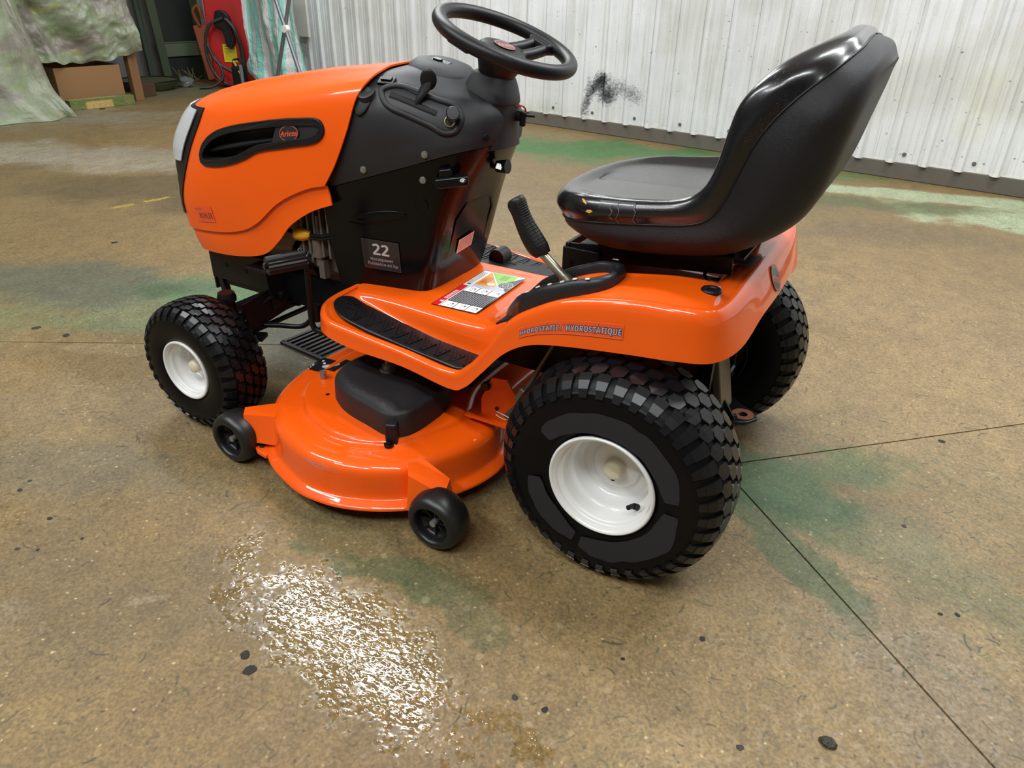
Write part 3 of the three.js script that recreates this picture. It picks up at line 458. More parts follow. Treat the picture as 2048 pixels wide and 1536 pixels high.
{ // nose: black grille surround with headlamp lenses, laid on the hood surface
  const strip = (u0, u1, v0, v1, off) => gridGeo(gridOf(hoodSurf, 30, 12, u0, u1, v0, v1, off), 0.003);
  part('grille', strip(0.384, 0.616, 0.445, 0.93, 0.004), M.black, hood, 'black nose grille');
  for (const s of [0, 1]) part('headlamp', strip(s ? 0.52 : 0.4, s ? 0.6 : 0.48, 0.475, 0.74, 0.009), M.lens, hood, 'clear headlamp lens');
}

// ---- dash cowl, pedestal, column
const dashRows = [
  [[-0.905, 0.66, 0.208], [-0.76, 0.706, 0.2], [-0.62, 0.752, 0.177], [-0.545, 0.776, 0.145], [-0.5, 0.786, 0.085], [-0.488, 0.789, 0]],
  [[-0.885, 0.7, 0.214], [-0.75, 0.745, 0.205], [-0.615, 0.785, 0.178], [-0.543, 0.802, 0.142], [-0.494, 0.81, 0.08], [-0.48, 0.812, 0]],
  [[-0.855, 0.77, 0.217], [-0.73, 0.807, 0.207], [-0.61, 0.83, 0.172], [-0.54, 0.84, 0.128], [-0.492, 0.846, 0.075], [-0.476, 0.848, 0]],
  [[-0.825, 0.84, 0.21], [-0.715, 0.862, 0.197], [-0.61, 0.866, 0.158], [-0.545, 0.868, 0.115], [-0.5, 0.87, 0.066], [-0.484, 0.87, 0]],
  [[-0.805, 0.892, 0.19], [-0.71, 0.9, 0.172], [-0.615, 0.893, 0.134], [-0.555, 0.888, 0.098], [-0.515, 0.884, 0.06], [-0.5, 0.884, 0]],
  [[-0.79, 0.922, 0.15], [-0.705, 0.924, 0.13], [-0.625, 0.912, 0.105], [-0.575, 0.902, 0.078], [-0.54, 0.895, 0.05], [-0.525, 0.893, 0]],
  [[-0.785, 0.934, 0.1], [-0.705, 0.942, 0.085], [-0.64, 0.932, 0.07], [-0.595, 0.916, 0.055], [-0.56, 0.905, 0.035], [-0.55, 0.9, 0]],
  [[-0.785, 0.938, 0], [-0.705, 0.954, 0], [-0.65, 0.951, 0], [-0.605, 0.934, 0], [-0.575, 0.914, 0], [-0.56, 0.905, 0]],
].map(mirror);
const dashSurf = surface(dashRows), dashGrid = gridOf(dashSurf, 90, 40);
const dash = part('dash_cowl', gridGeo(dashGrid, 0.003), M.dash, mower, 'matt charcoal plastic dash');
const nearOn = (grid, q) => { let best = null, bd = 1e9; const p = vec(q); grid.forEach((r, j) => r.forEach((v, i) => { const d = v.distanceToSquared(p); if (d < bd) { bd = d; best = [j, i]; } })); const [j, i] = best, g = (a, b) => grid[clamp(a, 0, grid.length - 1)][clamp(b, 0, grid[0].length - 1)]; const n = g(j, i + 1).clone().sub(g(j, i - 1)).cross(g(j + 1, i).clone().sub(g(j - 1, i))).normalize(); return { p: g(j, i).clone().addScaledVector(n, p.clone().sub(g(j, i)).dot(n) * 0), n, q: p.clone().addScaledVector(n, -p.clone().sub(g(j, i)).dot(n)) }; };
const onto = (o, grid, q, lift = 0, spin = 0) => { const s = nearOn(grid, q); o.position.copy(s.q).addScaledVector(s.n, lift); o.quaternion.setFromUnitVectors(V(0, 0, 1), s.n); o.rotateZ(spin); return o; };
const bolt = merge([cyl(0.0075, 0.0085, 0.004, 16, 0, 0, 0.002, Math.PI / 2), cyl(0.004, 0.004, 0.002, 6, 0, 0, 0.0045, Math.PI / 2)]);
{
  for (const q of [[-0.77, 0.724, 0.2], [-0.608, 0.772, 0.175]]) onto(part('screw', bolt, M.zinc, dash), dashGrid, q);
  onto(part('screw', bolt, M.black, dash), dashGrid, [-0.5, 0.808, 0.085]);
  const hump = [[0.0, 1], [0.5, 0.96], [0.8, 0.72], [0.97, 0.25], [1, 0]].map(([r, h]) => [r, h]);
  const hg = lathe(hump, 40); hg.scale(0.085, 0.028, 0.085); part('gauge_hump', put(hg, -0.672, 0.93, 0, 0, 0, -0.2), M.dash, dash, 'raised lid on top of the dash');
  part('gauge', [box(0.05, 0.006, 0.03, -0.664, 0.953, 0.026, 0.15, 0, -0.2), box(0.02, 0.008, 0.012, -0.67, 0.958, 0.024, 0.15, 0, -0.2)], M.blackGloss, dash);
  const rocker = part('hour_meter', [box(0.04, 0.026, 0.008, 0, 0, 0.002, 0, 0, 0, 0.002), box(0.026, 0.012, 0.004, 0, 0.003, 0.007)], M.blackGloss, dash); onto(rocker, dashGrid, [-0.725, 0.915, 0.15], 0, 0.1);
  const cup = part('latch_dark_oval', [put(new THREE.SphereGeometry(1, 24, 12).scale(0.021, 0.034, 0.004), 0, -0.006, 0.0005)], std(0x0b0b0c, 0.6), dash); onto(cup, dashGrid, [-0.76, 0.883, 0.195], 0.001, -0.25);  // dark oval plate, shade of the hollow put into its colour
  const cap = part('latch', [cyl(0.018, 0.019, 0.01, 24, 0, 0, 0.006, 1.2), cyl(0.02, 0.02, 0.003, 24, 0, 0.003, 0.009, 1.2)], M.dash, dash); onto(cap, dashGrid, [-0.755, 0.89, 0.19], -0.003);
  // throttle: dark strip for the slot in a raised lip, lever with paddle
  const snap = (list, lift) => list.map((q) => { const s = nearOn(dashGrid, q); return s.q.addScaledVector(s.n, lift); });
  const lip = [[-0.722, 0.897, 0.172], [-0.7, 0.872, 0.186], [-0.645, 0.853, 0.178], [-0.6, 0.835, 0.162], [-0.568, 0.82, 0.152], [-0.545, 0.825, 0.14], [-0.54, 0.85, 0.122], [-0.556, 0.872, 0.118], [-0.6, 0.885, 0.132], [-0.65, 0.902, 0.142], [-0.695, 0.912, 0.155]];
  part('throttle_bezel', tube(snap(lip, 0.001), 0.007, 110, 8, true), M.dash, dash);
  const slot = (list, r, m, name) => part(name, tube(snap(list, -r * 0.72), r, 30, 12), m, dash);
  slot([[-0.7, 0.892, 0.172], [-0.66, 0.882, 0.166], [-0.62, 0.868, 0.156], [-0.59, 0.858, 0.148]], 0.0105, std(0x040404, 0.7), 'throttle_dark_strip');  // near-black tube painted for the shade inside the slot
  const mk = part('throttle_marks', new THREE.PlaneGeometry(0.06, 0.015), decalMat(T.marks, 0.5), dash); onto(mk, dashGrid, [-0.652, 0.9, 0.143], 0.0025, -0.28);
  part('throttle_lever', loftBlade([[-0.64, 0.868, 0.162], [-0.632, 0.885, 0.158], [-0.622, 0.905, 0.15], [-0.616, 0.925, 0.143]], [0.006, 0.008, 0.013, 0.011]), M.black, dash);
  part('throttle_paddle', put(new THREE.SphereGeometry(1, 28, 18).scale(0.019, 0.024, 0.008), -0.614, 0.929, 0.142, 0.2, 0.4, -0.2), M.black, dash, 'black throttle paddle');
  const knob = part('choke_knob', [cyl(0.016, 0.014, 0.02, 28, 0, 0, 0.024, Math.PI / 2), cyl(0.0135, 0.0155, 0.003, 28, 0, 0, 0.0355, Math.PI / 2), cyl(0.008, 0.008, 0.03, 16, 0, 0, 0.005, Math.PI / 2)], M.blackGloss, dash, 'round black choke knob'); onto(knob, dashGrid, [-0.56, 0.85, 0.13], 0.001);
  const kr = part('choke_ring', new THREE.TorusGeometry(0.011, 0.0012, 8, 28), std(0xb9ad6a, 0.35, { metalness: 0.6 }), dash); onto(kr, dashGrid, [-0.563, 0.842, 0.137], 0.003);
  const key = part('ignition_switch', [cyl(0.012, 0.012, 0.016, 20, 0, 0, 0.004, Math.PI / 2), box(0.012, 0.034, 0.014, 0, -0.006, 0.016, 0.1, 0, 0, 0.004), box(0.003, 0.005, 0.03, 0.002, 0.002, 0.03, 0, 0.2)], M.black, dash, 'ignition switch with key'); key.position.set(-0.475, 0.845, -0.02); key.rotation.y = Math.PI / 2;
  part('key_tag', put(new THREE.TorusGeometry(0.012, 0.002, 8, 20), -0.466, 0.857, -0.02, 0.3, 0.4), M.red, dash);
}
function loftBlade(pts, ws) { const rows = pts.map(([x, y, z], i) => { const w = ws[i]; return [[x - w, y, z + 0.002], [x, y, z + 0.006], [x + w, y, z + 0.002], [x + w, y, z - 0.002], [x, y, z - 0.006], [x - w, y, z - 0.002]]; }); return loft(rows, 24, 12, 0, true); }
const pedRows = [
  [[-0.895, 0.4, 0.187], [-0.8, 0.4, 0.17], [-0.7, 0.4, 0.151], [-0.657, 0.4, 0.133], [-0.645, 0.4, 0.085], [-0.644, 0.4, 0]],
  [[-0.905, 0.5, 0.198], [-0.8, 0.5, 0.182], [-0.68, 0.5, 0.161], [-0.627, 0.5, 0.142], [-0.613, 0.5, 0.09], [-0.612, 0.5, 0]],
  [[-0.91, 0.6, 0.204], [-0.785, 0.613, 0.192], [-0.65, 0.63, 0.169], [-0.59, 0.64, 0.147], [-0.57, 0.645, 0.092], [-0.567, 0.646, 0]],
  [[-0.905, 0.658, 0.207], [-0.76, 0.704, 0.199], [-0.62, 0.75, 0.176], [-0.546, 0.774, 0.144], [-0.502, 0.784, 0.084], [-0.49, 0.787, 0]],
].map(mirror);
const pedSurf = surface(pedRows), pedGrid = gridOf(pedSurf, 90, 30);
const ped = part('pedestal', gridGeo(pedGrid, 0.003), M.pedestal, mower, 'glossy black plastic steering pedestal');
{
  onto(part('screw', bolt, M.zinc, ped), pedGrid, [-0.618, 0.711, 0.175]);
  onto(part('blind_plug', [cyl(0.0165, 0.0165, 0.003, 32, 0, 0, 0.001, Math.PI / 2), put(new THREE.TorusGeometry(0.0172, 0.001, 8, 36), 0, 0, 0.001)], M.pedestal, ped), pedGrid, [-0.63, 0.65, 0.168]);
  const hp = part('horsepower_decal', new THREE.PlaneGeometry(0.108, 0.082), decalMat(T.hp, 0.3), ped, 'grey lettered horsepower sticker'); onto(hp, pedGrid, [-0.757, 0.503, 0.178], 0.0015, -0.02);
  const sc = part('hand_slot', [put(new THREE.SphereGeometry(1, 28, 12).scale(0.085, 0.016, 0.004), 0, 0, 0)], M.pedestal, ped); onto(sc, pedGrid, [-0.755, 0.604, 0.185], 0, 0.2);
  // pocket in the rear face with its rim and sticker
  const rim = shapeOf([[-0.085, -0.1], [0.085, -0.1], [0.088, 0.06], [0.06, 0.1], [-0.06, 0.1], [-0.088, 0.06]]), inner = shapeOf([[-0.078, -0.093], [0.078, -0.093], [0.081, 0.057], [0.055, 0.093], [-0.055, 0.093], [-0.081, 0.057]]); rim.holes.push(inner);
  const rg = part('pocket_rim', extrude(rim, 0.004, 0.0015), M.pedestal, ped); onto(rg, pedGrid, [-0.6, 0.545, 0], 0.001);
  rg.rotation.set(0, 0, 0); rg.lookAt(0, 0, 0); rg.position.set(-0.6035, 0.546, 0); rg.rotation.set(0, Math.PI / 2, 0); rg.rotateX(0.31);
  const lb = part('instruction_label', new THREE.PlaneGeometry(0.07, 0.042), decalMat(T.pink, 0.4), ped, 'pale pink sticker with rows of small print'); lb.position.set(-0.6025, 0.523, 0.02); lb.rotation.set(0, Math.PI / 2, 0); lb.rotateX(0.31); lb.rotateZ(0.1);
  const pto = part('blade_switch', [box(0.078, 0.024, 0.03, 0, 0, 0.012, 0, 0, 0, 0.006), box(0.03, 0.02, 0.02, -0.012, 0.02, 0.006, 0, 0, 0, 0.005)], M.blackGloss, ped, 'black blade engagement lever'); onto(pto, pedGrid, [-0.528, 0.706, 0.15], 0.002); pto.rotation.set(0, 0.55, 0.12); pto.position.z += 0.012;
  const pd = part('symbol', new THREE.CircleGeometry(0.009, 20), decalMat(T.knob, 0.4), ped); pd.position.set(-0.513, 0.7225, 0.162); pd.rotation.set(-1.1, 0.2, 0);
  const pb = part('brake_knob', [cyl(0.017, 0.014, 0.03, 20, 0, 0, 0.03, Math.PI / 2), cyl(0.006, 0.006, 0.03, 12, 0, 0, 0.005, Math.PI / 2)], M.blackGloss, ped, 'black parking brake knob'); pb.position.set(-0.525, 0.727, 0.012); pb.rotation.set(0, Math.PI / 2, 0); pb.rotateX(-0.1);
  const pm = part('symbol', new THREE.PlaneGeometry(0.014, 0.014), decalMat(T.knobMarks, 0.5), ped); pm.position.set(-0.495, 0.733, 0.0295); pm.rotation.set(-0.6, 0.4, 0);
}
const ringAt = (x, y, hx, hz, tilt = 0, p = 2.8) => Array.from({ length: 16 }, (_, i) => { const t = -i / 16 * 2 * Math.PI, c = Math.cos(t), s = Math.sin(t), e = 2 / p, u = Math.sign(c) * Math.abs(c) ** e * hx; return [x + u, y + u * tilt, Math.sign(s) * Math.abs(s) ** e * hz]; });
{
  const col = part('steering_column', loft([ringAt(-0.545, 0.77, 0.07, 0.075, 0.1), ringAt(-0.543, 0.82, 0.068, 0.068, 0.05), ringAt(-0.541, 0.86, 0.067, 0.062, -0.06), ringAt(-0.54, 0.884, 0.066, 0.058, -0.12)], 48, 16, 0, true), M.dash, mower);
  part('column_boot', loft([ringAt(-0.54, 0.878, 0.0645, 0.0565, -0.12), ringAt(-0.539, 0.882, 0.068, 0.06, -0.12), ringAt(-0.535, 0.902, 0.063, 0.055, -0.12), ringAt(-0.529, 0.93, 0.05, 0.045, -0.14), ringAt(-0.527, 0.937, 0.042, 0.038, -0.2), ringAt(-0.527, 0.936, 0.03, 0.03, -0.3)], 48, 24, 0, true), M.dash, col, 'collar at the top of the column');
  const wheel = subgroup('steering_wheel', mower, [-0.4967, 1.0069, 0]); wheel.rotation.z = -0.3694;
  part('rim', put(new THREE.TorusGeometry(0.1566, 0.0165, 24, 120), 0, 0, 0, Math.PI / 2), M.rubber, wheel);
  part('hub', lathe([[0, -0.012], [0.03, -0.012], [0.05, -0.015], [0.058, -0.022], [0.057, -0.04], [0.046, -0.066], [0.038, -0.088], [0.034, -0.094], [0, -0.094]], 40), M.rubber, wheel);
  part('hub_emblem', put(new THREE.CircleGeometry(0.026, 32), 0, -0.0105, 0, -Math.PI / 2, 0, 1.2), decalMat(T.badge, 0.3), wheel, 'orange lettered hub emblem');
  for (const deg of [-80, 100]) { const a = deg * Math.PI / 180, sp = []; for (const s of [-1, 1]) { const e = [Math.cos(a), Math.sin(a)], n = [-e[1] * 0.019 * s, e[0] * 0.019 * s]; sp.push(tube([[e[0] * 0.045 + n[0], -0.026, e[1] * 0.045 + n[1]], [e[0] * 0.09 + n[0], -0.02, e[1] * 0.09 + n[1]], [e[0] * 0.145 + n[0], -0.006, e[1] * 0.145 + n[1]]], 0.013, 16, 10)); } sp.push(box(0.04, 0.026, 0.068, Math.cos(a) * 0.138, -0.007, Math.sin(a) * 0.141, 0, -a, 0, 0.008), box(0.03, 0.018, 0.062, Math.cos(a) * 0.05, -0.026, Math.sin(a) * 0.05, 0, -a, 0, 0.005)); part('spoke', sp, M.rubber, wheel); }
}

// ---- footboards and fenders in one pressing: rows run left front -> rear -> right front, from the flange in to the middle
const FX = [-0.845, -0.856, -0.84, -0.79, -0.7, -0.55, -0.42, -0.375, -0.325, -0.27, -0.21, -0.13, 0, 0.09, 0.155, 0.185, 0.19, 0.192];
const FZ = [0.2, 0.27, 0.33, 0.372, 0.377, 0.377, 0.377, 0.378, 0.38, 0.382, 0.384, 0.386, 0.388, 0.386, 0.36, 0.28, 0.14, 0];
const FB = [0.375, 0.365, 0.355, 0.348, 0.334, 0.328, 0.308, 0.322, 0.376, 0.437, 0.474, 0.493, 0.511, 0.52, 0.522, 0.526, 0.541, 0.541];
const FT = [0.412, 0.407, 0.402, 0.389, 0.379, 0.365, 0.35, 0.372, 0.428, 0.505, 0.55, 0.588, 0.614, 0.619, 0.616, 0.611, 0.611, 0.611];
const IN = [[0.6, -0.8], [1, -0.3], [0.8, -0.6], [0.45, -0.9], [0.05, -1], [0, -1], [0, -1], [0, -1], [0, -1], [0, -1], [0, -1], [0, -1], [0, -1], [-0.15, -1], [-0.75, -0.66], [-0.97, -0.2], [-1, 0], [-1, 0]];
const EX = (i) => [0.008, 0.022, 0.028, 0.028][i - 14] || 0;
const inRow = (off, y, k = 0) => FX.map((x, i) => [x + IN[i][0] * (off + k * EX(i)), y(i), FZ[i] + IN[i][1] * (off + k * EX(i))]);
const W4 = [[-0.83, 0.402, 0.2], [-0.832, 0.4, 0.262], [-0.812, 0.395, 0.312], [-0.775, 0.383, 0.338], [-0.7, 0.37, 0.345], [-0.55, 0.352, 0.346], [-0.42, 0.338, 0.346], [-0.38, 0.347, 0.346], [-0.335, 0.405, 0.345], [-0.275, 0.49, 0.345], [-0.215, 0.546, 0.345], [-0.13, 0.593, 0.34], [0, 0.62, 0.33], [0.08, 0.625, 0.325], [0.125, 0.622, 0.3], [0.128, 0.614, 0.25], [0.128, 0.612, 0.14], [0.128, 0.612, 0]];
const W5 = [[-0.82, 0.402, 0.2], [-0.818, 0.398, 0.235], [-0.8, 0.393, 0.248], [-0.76, 0.385, 0.25], [-0.68, 0.371, 0.255], [-0.54, 0.354, 0.264], [-0.42, 0.341, 0.268], [-0.375, 0.35, 0.268], [-0.33, 0.405, 0.268], [-0.275, 0.485, 0.268], [-0.215, 0.543, 0.268], [-0.13, 0.595, 0.265], [0, 0.622, 0.26], [0.07, 0.627, 0.255], [0.11, 0.624, 0.235], [0.112, 0.614, 0.2], [0.112, 0.61, 0.12], [0.112, 0.61, 0]];
const W6 = [[-0.83, 0.41, 0.19], [-0.81, 0.411, 0.205], [-0.79, 0.411, 0.212], [-0.75, 0.411, 0.214], [-0.67, 0.411, 0.221], [-0.54, 0.411, 0.238], [-0.44, 0.411, 0.246], [-0.385, 0.42, 0.247], [-0.325, 0.465, 0.245], [-0.27, 0.525, 0.242], [-0.21, 0.565, 0.238], [-0.13, 0.599, 0.235], [0, 0.616, 0.225], [0.06, 0.618, 0.215], [0.09, 0.612, 0.2], [0.092, 0.6, 0.17], [0.092, 0.594, 0.1], [0.092, 0.594, 0]];
const W7 = [[-0.83, 0.413, 0.1], [-0.8, 0.413, 0.1], [-0.78, 0.413, 0.11], [-0.74, 0.413, 0.12], [-0.66, 0.413, 0.13], [-0.54, 0.413, 0.14], [-0.45, 0.413, 0.15], [-0.39, 0.424, 0.155], [-0.33, 0.47, 0.16], [-0.27, 0.525, 0.165], [-0.21, 0.555, 0.17], [-0.13, 0.555, 0.175], [-0.02, 0.553, 0.17], [0.03, 0.553, 0.16], [0.05, 0.553, 0.14], [0.06, 0.553, 0.11], [0.065, 0.553, 0.07], [0.065, 0.553, 0]];
const W8 = W7.map(([x, y]) => [x, y, 0]);
const rightOf = (row, zs) => row.map(([x, y, z], i) => [x, y, -(i >= 1 && i <= 7 ? zs : i === 8 ? (zs + z) / 2 : z)]);
const both = (row, zs) => [...row, ...(zs ? rightOf(row, zs) : row.map(([x, y, z]) => [x, y, -z])).slice(0, -1).reverse()];
const fenderRows = [
  both(inRow(-0.002, (i) => FB[i])), both(inRow(0, (i) => lerp(FB[i], FT[i], 0.4), 0.35)), both(inRow(0.002, (i) => lerp(FB[i], FT[i], 0.82), 0.8)), both(inRow(0.012, (i) => FT[i], 1)), both(inRow(0.024, (i) => FT[i] - (i < 8 ? 0.004 : 0), 1)),
  both(W4), both(W5, 0.168), both(W6, 0.138), both(W7, 0.08), both(W8),
];
const fenderSurf = surface(fenderRows), fenderGrid = gridOf(fenderSurf, 204, 54);
const fender = part('fender_deck', gridGeo(fenderGrid, 0.003), M.orange, mower, 'glossy orange fenders and footboards');
{
  const patch = (name, u0, u1, v0, v1, map, label) => part(name, gridGeo(gridOf(fenderSurf, 40, 6, u0, u1, v0, v1, 0.0009)), decalMat(map), fender, label);
  { const gr = gridOf(fenderSurf, 60, 6, 9.62 / 34, 11.92 / 34, 0.72 / 9, 1.42 / 9, 0.0009), g = gridGeo(gr), len = [0]; for (let i = 1; i < gr[3].length; i++) len.push(len[i - 1] + gr[3][i].distanceTo(gr[3][i - 1])); for (let k = 0; k < g.attributes.uv.count; k++) g.attributes.uv.setX(k, len[k % 61] / len[60]); part('transmission_decal', g, decalMat(T.hydro), fender, 'grey lettering along the fender'); }
  onto(part('rear_emblem', new THREE.CircleGeometry(0.03, 40), decalMat(T.badge, 0.35), fender, 'round dark rear emblem with orange lettering'), fenderGrid, [0.185, 0.577, -0.004], 0.0016);
  const dl = part('safety_label', new THREE.PlaneGeometry(0.278, 0.13).applyMatrix4(new THREE.Matrix4().makeBasis(V(-0.05, 0, -1).normalize(), V(-1, 0, 0.05).normalize(), V(0, 1, 0)).setPosition(-0.527, 0.4165, 0.063)), decalMat(T.danger, 0.3), fender, 'red, white, orange and green safety sticker');
  part('grommet', [put(new THREE.TorusGeometry(0.0145, 0.0055, 12, 32), 0.113, 0.625, 0.275, Math.PI / 2), cyl(0.012, 0.012, 0.002, 24, 0.113, 0.6268, 0.275)], M.black, fender, 'black rubber grommet');
  part('seat_plate', [put(new THREE.PlaneGeometry(0.06, 0.082), 0, 0, 0)].map((g) => put(g, 0.116, 0.6185, 0.045, -Math.PI / 2 + 0.0, 0, -0.05)), decalMat(T.plate, 0.35), fender, 'grey sticker under the seat');
  // rubber mats
  const matY = (x) => { const q = [[-0.84, 0.404], [-0.8, 0.395], [-0.76, 0.386], [-0.68, 0.371], [-0.54, 0.354], [-0.42, 0.3405], [-0.37, 0.345]]; let i = 0; while (i < q.length - 2 && x > q[i + 1][0]) i++; return lerp(q[i][1], q[i + 1][1], clamp((x - q[i][0]) / (q[i + 1][0] - q[i][0]))); };
  const outline = [[-0.812, 0.308], [-0.822, 0.275], [-0.806, 0.25], [-0.756, 0.252], [-0.66, 0.258], [-0.52, 0.268], [-0.42, 0.268], [-0.392, 0.275], [-0.38, 0.318], [-0.394, 0.342], [-0.49, 0.347], [-0.59, 0.347], [-0.7, 0.346], [-0.77, 0.338]];
  const outlineR = outline.map(([x, z]) => [x, z > 0.3 ? -z : -(0.172 + (z - 0.25) * 0.5)]);
  for (const [side, pts] of [[1, outline], [-1, outlineR]]) {
    const s = shapeOf(pts.map(([x, z]) => [x, -z]), true), g = extrude(s, 0.004, 0.0015, 1); g.rotateX(-Math.PI / 2);
    const mat = part('foot_mat', warp(g, (p) => { p.y += matY(p.x) + 0.003; }), M.rubber, fender, 'black rubber foot mat with raised bars');
    const ribs = [], zi = side > 0 ? 0.262 : 0.178, zo = 0.338;
    const rib = (xa, za, xb, zb) => { xb = Math.min(xb, -0.392); if (xa > -0.4) return; const a = V(xa, matY(xa) + 0.0095, side * za), b = V(xb, matY(xb) + 0.0095, side * zb), d = b.clone().sub(a), L = d.length(), q = new THREE.BoxGeometry(L, 0.0065, 0.005); q.applyQuaternion(new THREE.Quaternion().setFromUnitVectors(V(1, 0, 0), d.normalize())); q.translate(...a.add(b).multiplyScalar(0.5).toArray()); ribs.push(q); };
    for (let i = 0; i < 10; i++) { const x = -0.8 + i * 0.041, ze = i ? zi + 0.012 : zi + 0.02, zf = i ? zo : zo - 0.035; rib(x, ze, x + 0.03, zf); rib(x + 0.036, zf, x + 0.046, ze + 0.012); rib(x + 0.011, ze + 0.004, x + 0.034, zf - 0.018); rib(x + 0.022, ze + 0.002, x + 0.038, zf - 0.036); }
    part('tread_bars', ribs, M.rubber, mat);
  }
  part('drive_pedal', [put(new THREE.CylinderGeometry(0.026, 0.026, 0.05, 32), -0.66, 0.392, -0.262, Math.PI / 2, 0, 0), box(0.02, 0.06, 0.02, -0.665, 0.365, -0.262)], M.rubber, fender, 'ribbed black drive pedal');
  part('pedal_slot', [put(new THREE.CapsuleGeometry(0.008, 0.1, 6, 12), -0.66, 0.372, -0.262, 0, 0, Math.PI / 2).scale(1, 1, 1)], std(0x050505, 0.7), fender);
  // console round the lift lever
  const topY = (x) => { const q = [[-0.4, 0.412], [-0.36, 0.436], [-0.325, 0.467], [-0.27, 0.527], [-0.21, 0.567], [-0.13, 0.6], [-0.04, 0.618], [0, 0.62]]; let i = 0; while (i < q.length - 2 && x > q[i + 1][0]) i++; return lerp(q[i][1], q[i + 1][1], clamp((x - q[i][0]) / (q[i + 1][0] - q[i][0]))); };
  const zc = (x) => lerp(0.238, 0.288, sstep(-0.37, -0.2, x));
  const loop = (k, dy) => Array.from({ length: 32 }, (_, i) => { const t = i / 32 * 6.2832, c = -Math.cos(t), s = Math.sin(t), e = 2 / 3.2, x = -0.198 + Math.sign(c) * Math.abs(c) ** e * (0.138 - k), f = clamp((x + 0.34) / 0.1), hw = (0.075 - k) * (0.6 + 0.4 * f); return [x, topY(x) + dy - (dy < 0 ? 0.03 * (1 - clamp((x + 0.34) / 0.12)) : 0), zc(x) + Math.sign(s) * Math.abs(s) ** e * hw]; });
  const con = part('lever_console', loft([loop(0.001, -0.016), loop(0, 0.004), loop(0.003, 0.016), loop(0.009, 0.022), loop(0.015, 0.022), loop(0.02, 0.016), loop(0.022, -0.002), loop(0.024, -0.05)], 160, 34, 0, true), std(0x1b1b1f, 0.42), fender, 'black plastic console round the lift lever');
  part('console_floor', [box(0.25, 0.004, 0.12, -0.21, 0.535, 0.272, 0, 0, 0.5)], std(0x120806, 0.6), con);
  for (let i = 0; i < 9; i++) { const t = i / 8, x = lerp(-0.318, -0.105, t), y = topY(x) + 0.0235; part('height_mark', put(new THREE.BoxGeometry(0.008, 0.002, 0.005), x, y, zc(x) + 0.064 * (0.6 + 0.4 * clamp((x + 0.35) / 0.1)), 0, 0, Math.atan((topY(x + 0.01) - topY(x - 0.01)) / 0.02)), M.white, con); }
  const st = part('release_mark', new THREE.PlaneGeometry(0.016, 0.01), decalMat(T.dot, 0.5), con); st.position.set(-0.1, topY(-0.1) + 0.0238, 0.225); st.rotation.x = -Math.PI / 2;
  part('lift_lever', [bar([-0.245, 0.641, 0.285], [-0.163, 0.576, 0.285], 0.0095, 20), bar([-0.187, 0.596, 0.285], [-0.14, 0.55, 0.285], 0.012, 16)], M.steel, fender, 'bare steel lift lever');
  const gp = [[-0.236, 0.633, 0.016], [-0.248, 0.645, 0.0215], [-0.266, 0.668, 0.021], [-0.283, 0.694, 0.0185], [-0.293, 0.714, 0.018], [-0.301, 0.73, 0.0195], [-0.305, 0.739, 0.015], [-0.306, 0.741, 0.002]];
  const gd = V(-0.071, 0.109, 0).normalize(), gu = V(gd.y, -gd.x, 0);
  const grip = part('lever_grip', loft(gp.map(([x, y, r]) => Array.from({ length: 14 }, (_, i) => { const t = i / 14 * 6.2832; return V(x, y, 0.285).addScaledVector(gu, Math.cos(t) * r * 1.08).add(V(0, 0, Math.sin(t) * r * 0.92)); })), 40, 28, 0, true), M.rubber, fender, 'black ribbed lever grip');
  part('grip_ribs', Array.from({ length: 17 }, (_, i) => { const q = 1 + 4 * (i + 0.5) / 17, k = Math.floor(q), f = q - k, p = V(lerp(gp[k][0], gp[k + 1][0], f), lerp(gp[k][1], gp[k + 1][1], f), 0.285), r = lerp(gp[k][2], gp[k + 1][2], f) - 0.0008; return tube([-1.1, -0.55, 0, 0.55, 1.1].map((a) => p.clone().addScaledVector(gu, Math.cos(a) * (r * 1.08 + 0.0006)).add(V(0, 0, Math.sin(a) * (r * 0.94 + 0.0006)))), 0.0013, 10, 6); }), M.rubber, grip);
}

// ---- seat: rows run back top -> down the left side -> front, mirrored
const seam = [[0.262, 1.052, 0], [0.264, 1.049, 0.08], [0.262, 1.037, 0.15], [0.235, 1.006, 0.215], [0.197, 0.969, 0.241], [0.164, 0.929, 0.249], [0.14, 0.887, 0.253], [0.123, 0.839, 0.254], [0.104, 0.784, 0.254], [0.082, 0.75, 0.254], [0.045, 0.733, 0.253], [-0.028, 0.721, 0.251], [-0.1, 0.711, 0.247], [-0.17, 0.701, 0.235], [-0.23, 0.692, 0.2], [-0.27, 0.688, 0.12], [-0.285, 0.686, 0]];
const seatBulge = [[0.25, 1.065, 0], [0.25, 1.061, 0.08], [0.24, 1.05, 0.15], [0.205, 1.022, 0.212], [0.165, 0.988, 0.243], [0.131, 0.945, 0.254], [0.111, 0.898, 0.259], [0.098, 0.846, 0.261], [0.083, 0.8, 0.262], [0.062, 0.773, 0.262], [0.032, 0.758, 0.261], [-0.03, 0.747, 0.259], [-0.1, 0.737, 0.255], [-0.175, 0.728, 0.243], [-0.242, 0.72, 0.206], [-0.286, 0.714, 0.125], [-0.3, 0.712, 0]];
